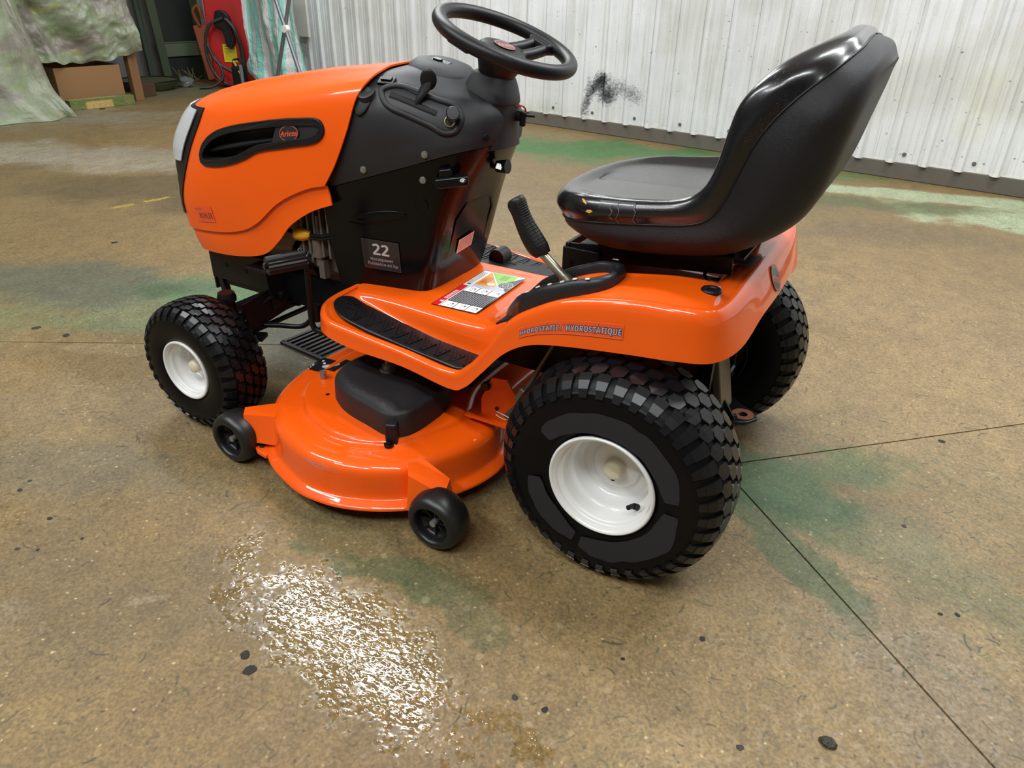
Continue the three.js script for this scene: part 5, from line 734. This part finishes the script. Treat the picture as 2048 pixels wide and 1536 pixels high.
  part('spindle_nut', [cyl(0.014, 0.014, 0.016, 6, -0.66, 0.262, 0.3), cyl(0.02, 0.02, 0.006, 20, -0.66, 0.254, 0.3), cyl(0.006, 0.006, 0.03, 12, -0.66, 0.275, 0.3)], M.zinc, cov);
  part('washout_port', [cyl(0.012, 0.012, 0.006, 20, -0.872, 0.166, 0.318), cyl(0.008, 0.009, 0.03, 20, -0.872, 0.18, 0.318), cyl(0.0095, 0.0095, 0.006, 20, -0.872, 0.193, 0.318), cyl(0.0065, 0.0065, 0.006, 20, -0.872, 0.186, 0.318), box(0.045, 0.004, 0.02, -0.852, 0.165, 0.31, 0, 0.4, 0, 0.0015)], M.zinc, dk, 'grey metal hose fitting');
  const lb = part('deck_label', put(new THREE.PlaneGeometry(0.1, 0.075, 6, 4), -0.925, 0.172, 0.24, -Math.PI / 2, 0, 0.05), decalMat(T.deckLabel, 0.4), dk, 'worn black sticker with a grey oval'); warp(lb.geometry, (p) => { p.y = 0.1605 + sstep(-0.93, -0.9, p.x) * 0.0135; });
  part('hanger', [put(extrude(shapeOf([[-0.4, 0.17], [-0.4, 0.23], [-0.37, 0.295], [-0.33, 0.3], [-0.3, 0.25], [-0.325, 0.165]]), 0.005, 0.001), 0, 0, 0.258), box(0.12, 0.006, 0.12, -0.38, 0.178, 0.22)], M.deckOrange, dk);
  part('hanger_bolt', [cyl(0.012, 0.012, 0.012, 6, -0.385, 0.27, 0.268, Math.PI / 2), cyl(0.005, 0.005, 0.004, 12, -0.355, 0.215, 0.265, Math.PI / 2)], M.black, dk);
  part('idler_plate', [box(0.3, 0.01, 0.4, -0.62, 0.21, 0, 0, 0, 0, 0.003), cyl(0.06, 0.06, 0.02, 32, -0.55, 0.225, 0.1), cyl(0.06, 0.06, 0.02, 32, -0.7, 0.225, -0.12)], M.black, dk);
}
function extrudeFlat(s, y, h) { const g = new THREE.ExtrudeGeometry(s, { depth: h, bevelEnabled: true, bevelSize: 0.001, bevelThickness: 0.001, bevelSegments: 1 }); return warp(g.rotateX(Math.PI / 2).scale(1, -1, 1), () => {}).translate(0, y, 0); }
function loftPoly([A, B]) { const g = []; const n = A.length, tri = (...p) => g.push(...p.flat()); for (let i = 0; i < n; i++) { const j = (i + 1) % n; tri(A[i], A[j], B[j]); tri(A[i], B[j], B[i]); } for (let i = 1; i < n - 1; i++) { tri(A[0], A[i + 1], A[i]); tri(B[0], B[i], B[i + 1]); } const q = new THREE.BufferGeometry(); q.setAttribute('position', new THREE.Float32BufferAttribute(g, 3)); q.setAttribute('uv', new THREE.Float32BufferAttribute(new Float32Array(g.length / 3 * 2), 2)); q.computeVertexNormals(); return q; }
function scuffTex() { return canvasTex(512, 128, (c) => { c.clearRect(0, 0, 512, 128); for (let i = 0; i < 420; i++) { const x = 256 + 250 * (rnd() + rnd() - 1), y = 64 + 60 * (rnd() + rnd() - 1), l = rr(10, 60); c.globalAlpha = rr(0.15, 0.6) * (1 - Math.abs(x - 256) / 260); c.strokeStyle = i % 4 ? '#b9a89c' : '#5a3a2c'; c.lineWidth = rr(0.6, 2); c.beginPath(); c.moveTo(x - l / 2, y - 3); c.lineTo(x + l / 2, y + rr(-2, 6)); c.stroke(); } }); }

// ================================================================ BEHIND THE MOWER
const inHall = (o, a, y, b, turn = 0) => { o.position.copy(RM(a, y, b)); o.rotation.y = -ROOM + turn; return o; };
// in these things x runs along the metal wall (away from the far corner), z towards the viewer
const plastic = pixelTex(512, 512, (i, j) => { const n = fbm(i * 0.012, j * 0.012, 3), m = fbm(i * 0.02 + 40, j * 0.014, 3), f = fbm(i * 0.2, j * 0.2, 2); let c = [140, 146, 124]; c = c.map((v, k) => lerp(v, [128, 122, 110][k], sstep(0.45, 0.65, n))); c = c.map((v, k) => lerp(v, [122, 140, 96][k], 0.6 * sstep(0.45, 0.75, m))); c = c.map((v, k) => lerp(v, [158, 160, 100][k], 0.7 * sstep(0.7, 0.78, fbm(i * 0.02 + 9, j * 0.02 + 70, 3)))); const t = 0.92 + 0.12 * f; return c.map((v) => v * t); }, true);
const foldBump = pixelTex(512, 512, (i, j) => { const v = 255 * (0.5 * (1 - Math.abs(2 * fbm(i * 0.03, j * 0.03 + 5, 4) - 1)) + 0.5 * (1 - Math.abs(2 * fbm(i * 0.08 + 20, j * 0.02, 3) - 1))); return [v, v, v]; }, false);
const M_sheet = phys(0xffffff, 0.42, { map: plastic, bumpMap: repeated(foldBump, 0.7, 0.7), bumpScale: 0.012 });
const sheetGrid = (rows, nu, nv, wave) => { const s = surface(rows), g = gridOf(s, nu, nv); g.forEach((r, j) => r.forEach((p, i) => { const w = wave(i / nu, j / nv); p.add(w); })); return g; };
{ // plastic sheet hung to the floor, left
  const rows = [0, 0.25, 0.6, 0.95, 1.3].map((y, k) => [0.35, 0, -0.3, -0.7, -1.1, -1.3].map((b, i) => RM(-6.78 - 0.06 * k - (i > 4 ? 0.08 : 0) + (k === 0 ? 0.1 : 0), y * 1 + 0.004, b - (k === 0 && i > 3 ? 0.12 : 0))));
  const g = sheetGrid(rows, 70, 40, (u, v) => RM(0.05 * Math.sin(u * 26 + 2 * Math.sin(v * 3)) * (0.3 + 0.7 * (1 - v)) + 0.07 * (fbm(u * 9, v * 6, 3) - 0.5), 0, 0.03 * Math.sin(v * 7 + u * 9)));
  g[0].forEach((p) => { p.y = 0.004; });
  single('dust_sheet', gridGeo(g, 0.002), M_sheet, 'green-stained plastic sheet hanging to the floor beside the covered bench', 'sheet');
}
{ // bench and the sheet over it
  const w = thing('workbench', 'wooden bench with square timber leg, covered by a green-stained plastic sheet', 'bench', RM(-7.75, 0, -1.6).toArray(), -ROOM);
  part('tabletop', box(0.9, 0.05, 2.0, 0, 0.975, 0.1), M.wood, w);
  for (const [x, z] of [[0.36, -0.71], [0.36, 1.0], [-0.36, -0.71], [-0.36, 1.0]]) part('leg', box(0.09, 0.95, 0.09, x, 0.475, z, 0, 0, 0, 0.004), M.wood, w, 'square timber leg');
  part('rail', [box(0.05, 0.1, 1.7, 0.36, 0.88, 0.12)], M.wood, w);
  const rows = [[0.42, -1.46], [0.4, -1.6], [0.385, -1.8], [0.4, -2.0], [0.43, -2.2], [0.47, -2.37]], ys = (k, y0) => lerp(y0, 1.02, k);
  const g = sheetGrid([0, 0.3, 0.6, 0.9, 1].map((k) => [[0.44, -0.7], [0.46, -1.1], ...rows].map(([y, b], i) => RM(-7.27 - 0.03 * k + 0.05 * Math.sin(k * 5 + i), ys(k, y), b + 0.1 * k * (i > 1 && i < 4 ? 1 : 0)))).concat([[0, 1, 2, 3, 4, 5, 6, 7].map((i) => RM(-8.15, 1.02, [-0.7, -1.1, -1.46, -1.6, -1.8, -2.0, -2.2, -2.37][i]))]), 80, 60, (u, v) => RM(0.05 * Math.sin(u * 19 + v * 6) * (1 - v) + 0.08 * (fbm(u * 10 + 3, v * 8, 3) - 0.5), 0.01 * Math.sin(u * 40), 0));
  single('dust_sheet', gridGeo(g, 0.002), M_sheet, 'green and yellow stained plastic sheet draped over the wooden bench', 'sheet');
  const b = thing('cardboard_box', 'open brown cardboard box under the covered bench', 'box', RM(-7.5, 0, -1.82).toArray(), -ROOM + 0.03), card = std(0x8a6742, 0.85);
  part('front_panel', box(0.006, 0.36, 0.62, 0.22, 0.18, 0), card, b); part('back_panel', box(0.006, 0.36, 0.62, -0.22, 0.18, 0), card, b);
  for (const s of [1, -1]) part('side_panel', box(0.44, 0.36, 0.006, 0, 0.18, s * 0.31), card, b);
  part('bottom', box(0.44, 0.006, 0.62, 0, 0.004, 0), card, b); part('flap', box(0.2, 0.005, 0.6, -0.28, 0.42, 0, 0, 0, -0.9), card, b);
  const moss = canvasTex(512, 128, (c) => { c.fillStyle = '#8a7a48'; c.fillRect(0, 0, 512, 128); for (let i = 0; i < 1500; i++) { const x = rnd() * 512, y = rnd() * 128, core = x > 120 && x < 330 && y > 30 ; c.globalAlpha = 0.35; c.fillStyle = core ? '#b99a5c' : fbm(x * 0.02, y * 0.05, 3) > 0.45 ? '#4d6a30' : '#6d6a3c'; c.beginPath(); c.arc(x, y, rr(3, 14), 0, 7); c.fill(); } });
  const t = single('timber', box(0.09, 0.09, 0.62, 0, 0.045, 0, 0, 0, 0, 0.004), std(0xffffff, 0.8, { map: moss }), 'short green-stained timber lying in front of the cardboard box', 'timber'); inHall(t, -7.16, 0, -1.83, 0.02);
  inHall(single('wood_block', box(0.16, 0.13, 0.16, 0, 0.065, 0, 0, 0, 0, 0.006), std(0x4a3324, 0.8), 'dark wood block beside the bench leg', 'block'), -7.62, 0, -2.5, 0.2);
}
{ // drum with bucket on it, tray and bag in front
  const d = thing('metal_drum', 'grey metal drum behind the bench leg, with a pale band near its top', 'drum', RM(-8.8, 0, -2.8).toArray());
  part('body', lathe([[0.001, 0.01], [0.21, 0.01], [0.215, 0.02], [0.212, 0.52], [0.215, 0.53]], 48), std(0x77757a, 0.5, { metalness: 0.3 }), d);
  part('band', lathe([[0.212, 0.53], [0.222, 0.535], [0.222, 0.64], [0.212, 0.645], [0.001, 0.646]], 48), std(0xa2a2a6, 0.45), d, 'pale band');
  const b = thing('plastic_bucket', 'pale grey plastic bucket with black rim standing on the metal drum', 'bucket', RM(-8.8, 0.646, -2.8).toArray());
  part('rim', lathe([[0.001, 0.002], [0.2, 0.002], [0.212, 0.01], [0.218, 0.085], [0.2, 0.1]], 48), std(0x18181a, 0.4), b, 'black rim'); part('body', lathe([[0.195, 0.098], [0.19, 0.11], [0.212, 0.55], [0.22, 0.55]], 48), std(0xb6b6ba, 0.35), b);
  const t = thing('round_tray', 'round olive tray lying on the floor behind the bench leg', 'tray', RM(-8.12, 0, -2.8).toArray());
  part('dish', lathe([[0.001, 0.09], [0.3, 0.09], [0.33, 0.1], [0.335, 0.105], [0.33, 0.08], [0.25, 0.002]], 48), std(0x4d5038, 0.5), t); part('edge', put(new THREE.TorusGeometry(0.332, 0.008, 8, 60), 0, 0.103, 0, Math.PI / 2), M.black, t);
  const bag = new THREE.IcosahedronGeometry(0.09, 4); warp(bag, (p) => { const k = 0.7 + 0.6 * fbm(p.x * 22 + 5, p.y * 22 + p.z * 19, 3); p.multiplyScalar(k); p.y = Math.max(p.y * 0.8, -0.045); });
  const m = single('crumpled_bag', bag, phys(0x6a6a6c, 0.25), 'crumpled grey plastic bag on the floor beside the round tray', 'bag'); m.position.copy(RM(-8.05, 0.046, -3.22));
}
{ // green panel door leaning on the wall, and a second frame behind it
  const gm = std(0x3d4a34, 0.6), gd = std(0x18211a, 0.55), gl = std(0x5b6650, 0.5);
  const d = thing('leaning_door', 'dark green panel door leaning against the wall', 'door', RM(-8.62, 0, -3.58).toArray(), -ROOM); const g = subgroup('leaf', d); g.rotation.z = 0.1;
  for (const z of [0.27, -0.27]) part('stile', box(0.04, 2.0, 0.1, 0, 1.0, z, 0, 0, 0, 0.004), gm, g);
  for (const [y, h] of [[0.36, 0.15], [1.9, 0.14]]) part('rail', [box(0.035, h, 0.46, 0, y, 0), box(0.045, 0.012, 0.45, 0.004, y + h / 2, 0), box(0.045, 0.012, 0.45, 0.004, y - h / 2, 0)], gl, g);
  part('panel', box(0.012, 1.46, 0.46, -0.006, 1.12, 0), gd, g, 'dark upper panel'); part('panel', box(0.012, 0.29, 0.46, -0.006, 0.145, 0), gd, g, 'dark lower panel');
  const e = thing('door_frame', 'narrow green timber frame leaning behind the dark panel door', 'frame', RM(-8.85, 0, -3.5).toArray(), -ROOM); const f = subgroup('leaf', e); f.rotation.z = 0.12; f.rotation.x = -0.03;
  part('stile', box(0.05, 2.0, 0.06, 0, 1.0, 0.27), std(0x3a4636, 0.6), f); part('stile', box(0.05, 2.0, 0.06, 0, 1.0, -0.3), std(0x3a4636, 0.6), f); part('rail', box(0.04, 0.1, 0.6, 0, 1.9, 0), std(0x3a4636, 0.6), f);
}
{ // red hose stand with its hose, orange and pale boards behind
  const r = thing('hose_cabinet', 'red upright cabinet with a black hose hung on it and a yellow label', 'cabinet', RM(-7.66, 0, -3.62).toArray(), -ROOM + 0.75);
  const rs = rrect(0.42, 1.5, 0.1); part('body', put(extrude(rs, 0.16, 0.02, 3), 0, 0.77, -0.2, -0.06), M.red, r, 'red body');
  const hk = shapeOf([[-0.09, 0.75], [-0.07, 0.8], [0.0, 0.8], [0.05, 0.74], [0.06, 0.6], [0.075, 0.52], [0.05, 0.44], [0.0, 0.45], [-0.01, 0.55], [-0.04, 0.63], [-0.1, 0.66]], true); part('hose_hook', put(extrude(hk, 0.07, 0.01), 0, 0, 0.0), M.black, r, 'black hose hook');
  const yl = canvasTex(128, 160, (c) => { c.fillStyle = '#e6d21a'; c.fillRect(0, 0, 128, 160); c.strokeStyle = '#5a5010'; c.strokeRect(4, 4, 120, 152); scribble(c, 12, 12, 104, 16, 1, '#3a340c'); scribble(c, 10, 36, 108, 112, 10, '#7a6c14'); });
  part('label', put(new THREE.PlaneGeometry(0.15, 0.19), 0.0, 0.37, 0.014, -0.06), std(0xffffff, 0.5, { map: yl }), r, 'yellow instruction label');
  part('hose', [tube([[0.0, 0.74, 0.09], [-0.16, 0.66, 0.1], [-0.24, 0.45, 0.1], [-0.2, 0.2, 0.12], [-0.08, 0.06, 0.14], [0.05, 0.05, 0.14], [0.13, 0.2, 0.12], [0.15, 0.45, 0.1], [0.1, 0.66, 0.09], [0.02, 0.73, 0.09]], 0.018, 90, 10), tube([[0.04, 0.72, 0.1], [0.12, 0.62, 0.12], [0.17, 0.4, 0.12], [0.14, 0.15, 0.15], [0.02, 0.19, 0.16], [-0.14, 0.3, 0.15], [-0.2, 0.45, 0.14]], 0.018, 80, 10), tube([[-0.2, 0.4, 0.13], [-0.1, 0.25, 0.16], [-0.08, 0.12, 0.18], [-0.2, 0.03, 0.22], [-0.34, 0.02, 0.26]], 0.016, 50, 10)], std(0x2b2d2b, 0.45), r, 'black rubber hose');
  const bp = thing('battery_pack', 'small black case with lime green tape beside the red cabinet', 'case', RM(-7.34, 0, -3.5).toArray(), -ROOM + 0.6);
  part('body', box(0.14, 0.26, 0.12, 0, 0.13, 0, 0, 0, 0, 0.02), M.black, bp); part('handle', tube([[-0.06, 0.25, 0], [-0.05, 0.32, 0], [0.04, 0.32, 0], [0.06, 0.25, 0]], 0.012, 24, 8), M.black, bp); part('tape', [box(0.02, 0.06, 0.004, -0.035, 0.29, 0.014, 0, 0, 0.5), box(0.02, 0.04, 0.004, 0.03, 0.2, 0.064, 0, 0, 0.4)], std(0xb5c43a, 0.5), bp, 'lime green tape');
  const ob = thing('orange_chair', 'orange moulded chair tipped up behind the red cabinet', 'chair', RM(-8.36, 0, -3.76).toArray(), -ROOM + 0.9);
  part('backrest', box(0.2, 0.62, 0.03, 0, 0.33, 0, -0.1, 0, 0.14, 0.012), std(0xb5552a, 0.5), ob); part('arm', tube([[-0.06, 0.62, 0], [-0.1, 0.78, 0.02], [-0.04, 0.84, 0.04], [0, 0.7, 0.05]], 0.02, 24, 8), std(0xb5632f, 0.5), ob);
  const pb = single('pale_board', box(0.16, 0.6, 0.02, 0, 0.3, 0, -0.1, 0, 0.1), std(0xb4b6cc, 0.5), 'pale blue-grey board leaning between orange chair and red cabinet', 'board'); inHall(pb, -8.13, 0, -3.84, 0.9);
}
{ // striped tarpaulin on a folding frame
  const stripes = canvasTex(1024, 256, (c) => { for (let i = 0; i < 14; i++) { c.fillStyle = i % 2 ? '#8ecfc4' : '#d6d6d8'; c.fillRect(i * 1024 / 14, 0, 1024 / 14 + 1, 256); } for (let i = 0; i < 2600; i++) { c.globalAlpha = 0.08; c.strokeStyle = i % 2 ? '#ffffff' : '#5a7a78'; const x = rnd() * 1024, y = rnd() * 256; c.beginPath(); c.moveTo(x, y); c.lineTo(x + rr(-14, 14), y + rr(-5, 5)); c.stroke(); } c.globalAlpha = 1; });
  const L = [[-7.18, -3.6], [-7.07, -3.55], [-6.87, -3.53], [-6.66, -3.56], [-6.5, -3.54], [-6.38, -3.57], [-6.3, -3.63]];
  const rows = [0, 1, 2, 3].map((k) => L.map(([a, b], i) => RM(a + (k === 0 && i === 0 ? -0.16 : 0) + (k === 3 ? 0.02 : 0), [[0.27, 0.14, 0.06, 0.05, 0.05, 0.06, 0.08][i], 0.4, 0.75, 1.35][k], b + 0.05 * Math.sin(i * 1.9 + k))));
  const g = sheetGrid(rows, 90, 40, (u, v) => RM(0, 0, 0.012 * Math.sin(u * 30 + v * 2) + 0.03 * (fbm(u * 16, v * 12, 3) - 0.5)));
  const t = single('striped_tarpaulin', gridGeo(g, 0.002), phys(0xffffff, 0.45, { map: stripes, bumpMap: foldBump, bumpScale: 0.012 }), 'white and turquoise striped tarpaulin hanging on a grey folding frame', 'tarpaulin');
  const f = thing('folding_frame', 'grey folding frame with crossed flat bars in front of the striped tarpaulin', 'frame', [0, 0, 0]);
  const pole = (p, q, name = 'crossed_bar') => part(name, bar(RM(...p), RM(...q), 0.02, 10), std(0x83868c, 0.35, { metalness: 0.5 }), f);
  pole([-6.32, 1.3, -3.3], [-5.82, 0.03, -3.3]); pole([-5.85, 1.3, -3.34], [-6.48, 0.03, -3.34]); pole([-7.08, 0.0, -3.36], [-7.08, 0.3, -3.36], 'foot_post');
  part('joint', put(new THREE.CylinderGeometry(0.035, 0.035, 0.05, 16), ...RM(-6.08, 0.7, -3.3).toArray(), Math.PI / 2, 0, 0), M.white, f);
}
inHall(single('white_board', box(0.21, 0.9, 0.03, 0, 0, 0, 0, 0, 0, 0.003), std(0xd6d5cc, 0.5), 'narrow white board screwed to the ribbed metal wall', 'board'), -6.8, 1.02, WB + 0.055);
inHall(single('downpipe', box(0.12, 2.4, 0.05, 0, 1.2, 0, 0, 0, 0, 0.006), std(0x8e928e, 0.5), 'grey upright post against the metal wall behind the striped tarpaulin', 'post'), -7.06, 0, WB + 0.05);

// ---- litter on the floor
{
  const clump = (k) => { const g = new THREE.IcosahedronGeometry(1, 5); return warp(g, (p) => { const s = 0.62 + 0.5 * fbm(p.x * 2.5 + k * 9, p.y * 2.5 + p.z * 2.2 + k, 3) + 0.35 * fbm(p.x * 9 + k, p.y * 9 + p.z * 8, 2); p.multiplyScalar(s); p.y *= 0.5; }); };
  const kinds = [0, 1, 2, 3].map(clump), mud = std(0x1c1b14, 0.75), leaf = std(0x2a2618, 0.6);
  const spots = [[0.508, 0.609, 0.0115, 'dried round ball of dark grass clippings beside the sawn joint'], [0.258, 0.499, 0.009, 'soft dark clump on the floor in front of the left rear wheel'], [0.64, -0.551, 0.013, 'dark lump lying close to the joint that runs past the right rear wheel'],
    [0.576, -0.085, 0.009, 'small dark lump between the two sawn joints'], [0.663, 0.183, 0.007], [0.694, 0.167, 0.008], [0.381, 0.693, 0.009, 'dark crumb among water beads left of the round grass ball'], [-0.479, 0.982, 0.014, 'thin dark flake at the edge of the bright puddle'], [-0.445, 1.002, 0.016, 'larger torn dark flake at the edge of the bright puddle'],
    [0.006, 0.802, 0.009, 'dark crumb with a tail beyond the end of the puddle'], [0.064, 0.797, 0.009, 'curled dark crumb beyond the end of the puddle'], [-1.344, 0.915, 0.009], [-1.36, 0.881, 0.007], [-1.176, 0.94, 0.009], [-1.094, 1.016, 0.006], [-1.135, 1.037, 0.008], [-1.046, 0.943, 0.006], [0.141, 0.624, 0.006, 'tiny dark crumb on bare concrete in front of the left rear wheel'],
    [-6.68, -2.855, 0.045, 'dry leaf lying in front of the green-stained timber'], [-2.9, -0.4, 0.02, 'dark lump on the floor ahead of the front wheels'], [-2.1, 0.33, 0.018], [-2.25, 0.35, 0.02]];
  const shared = (x, z) => x > 0 ? ['one of two dark crumbs lying together on the far side of the sawn joint', 'pair of crumbs beyond the joint'] : x < -2 ? ['one of two dark scraps beside the joint that leads to the drain', 'scraps by the drain joint'] : ['small black crumb of dirt on the floor ahead of the front gauge wheel', 'crumbs ahead of the front gauge wheel'];
  spots.forEach(([x, z, r, label], i) => { const m = single('grass_clump', kinds[i % 4], i % 3 ? mud : leaf, label || shared(x, z)[0], 'debris', label ? undefined : shared(x, z)[1]); const q = i ? 0.62 : 1; m.scale.set(r * 1.15 * q, r * (i ? 0.18 : 0.9), r * 0.9 * q); m.position.set(x, r * (i ? 0.06 : 0.3), z); m.rotation.y = i * 1.7; });
  const straw = std(0x8a7a4a, 0.8), tw = []; for (let i = 0; i < 22; i++) { const p = RM(-8.4 + rr(-0.06, 0.06), 0.01 + 0.02 * rnd(), -3.45 + rr(-0.12, 0.12)), q = p.clone().add(V(rr(-0.12, 0.12), rr(0, 0.16), rr(-0.12, 0.12))); tw.push(bar(p, q, 0.0025, 5)); }
  const s = single('straw', tw, straw, 'loose straw and twigs at the foot of the dark green door', 'straw'); s.userData.kind = 'stuff';
}

renderer.render(scene, camera);
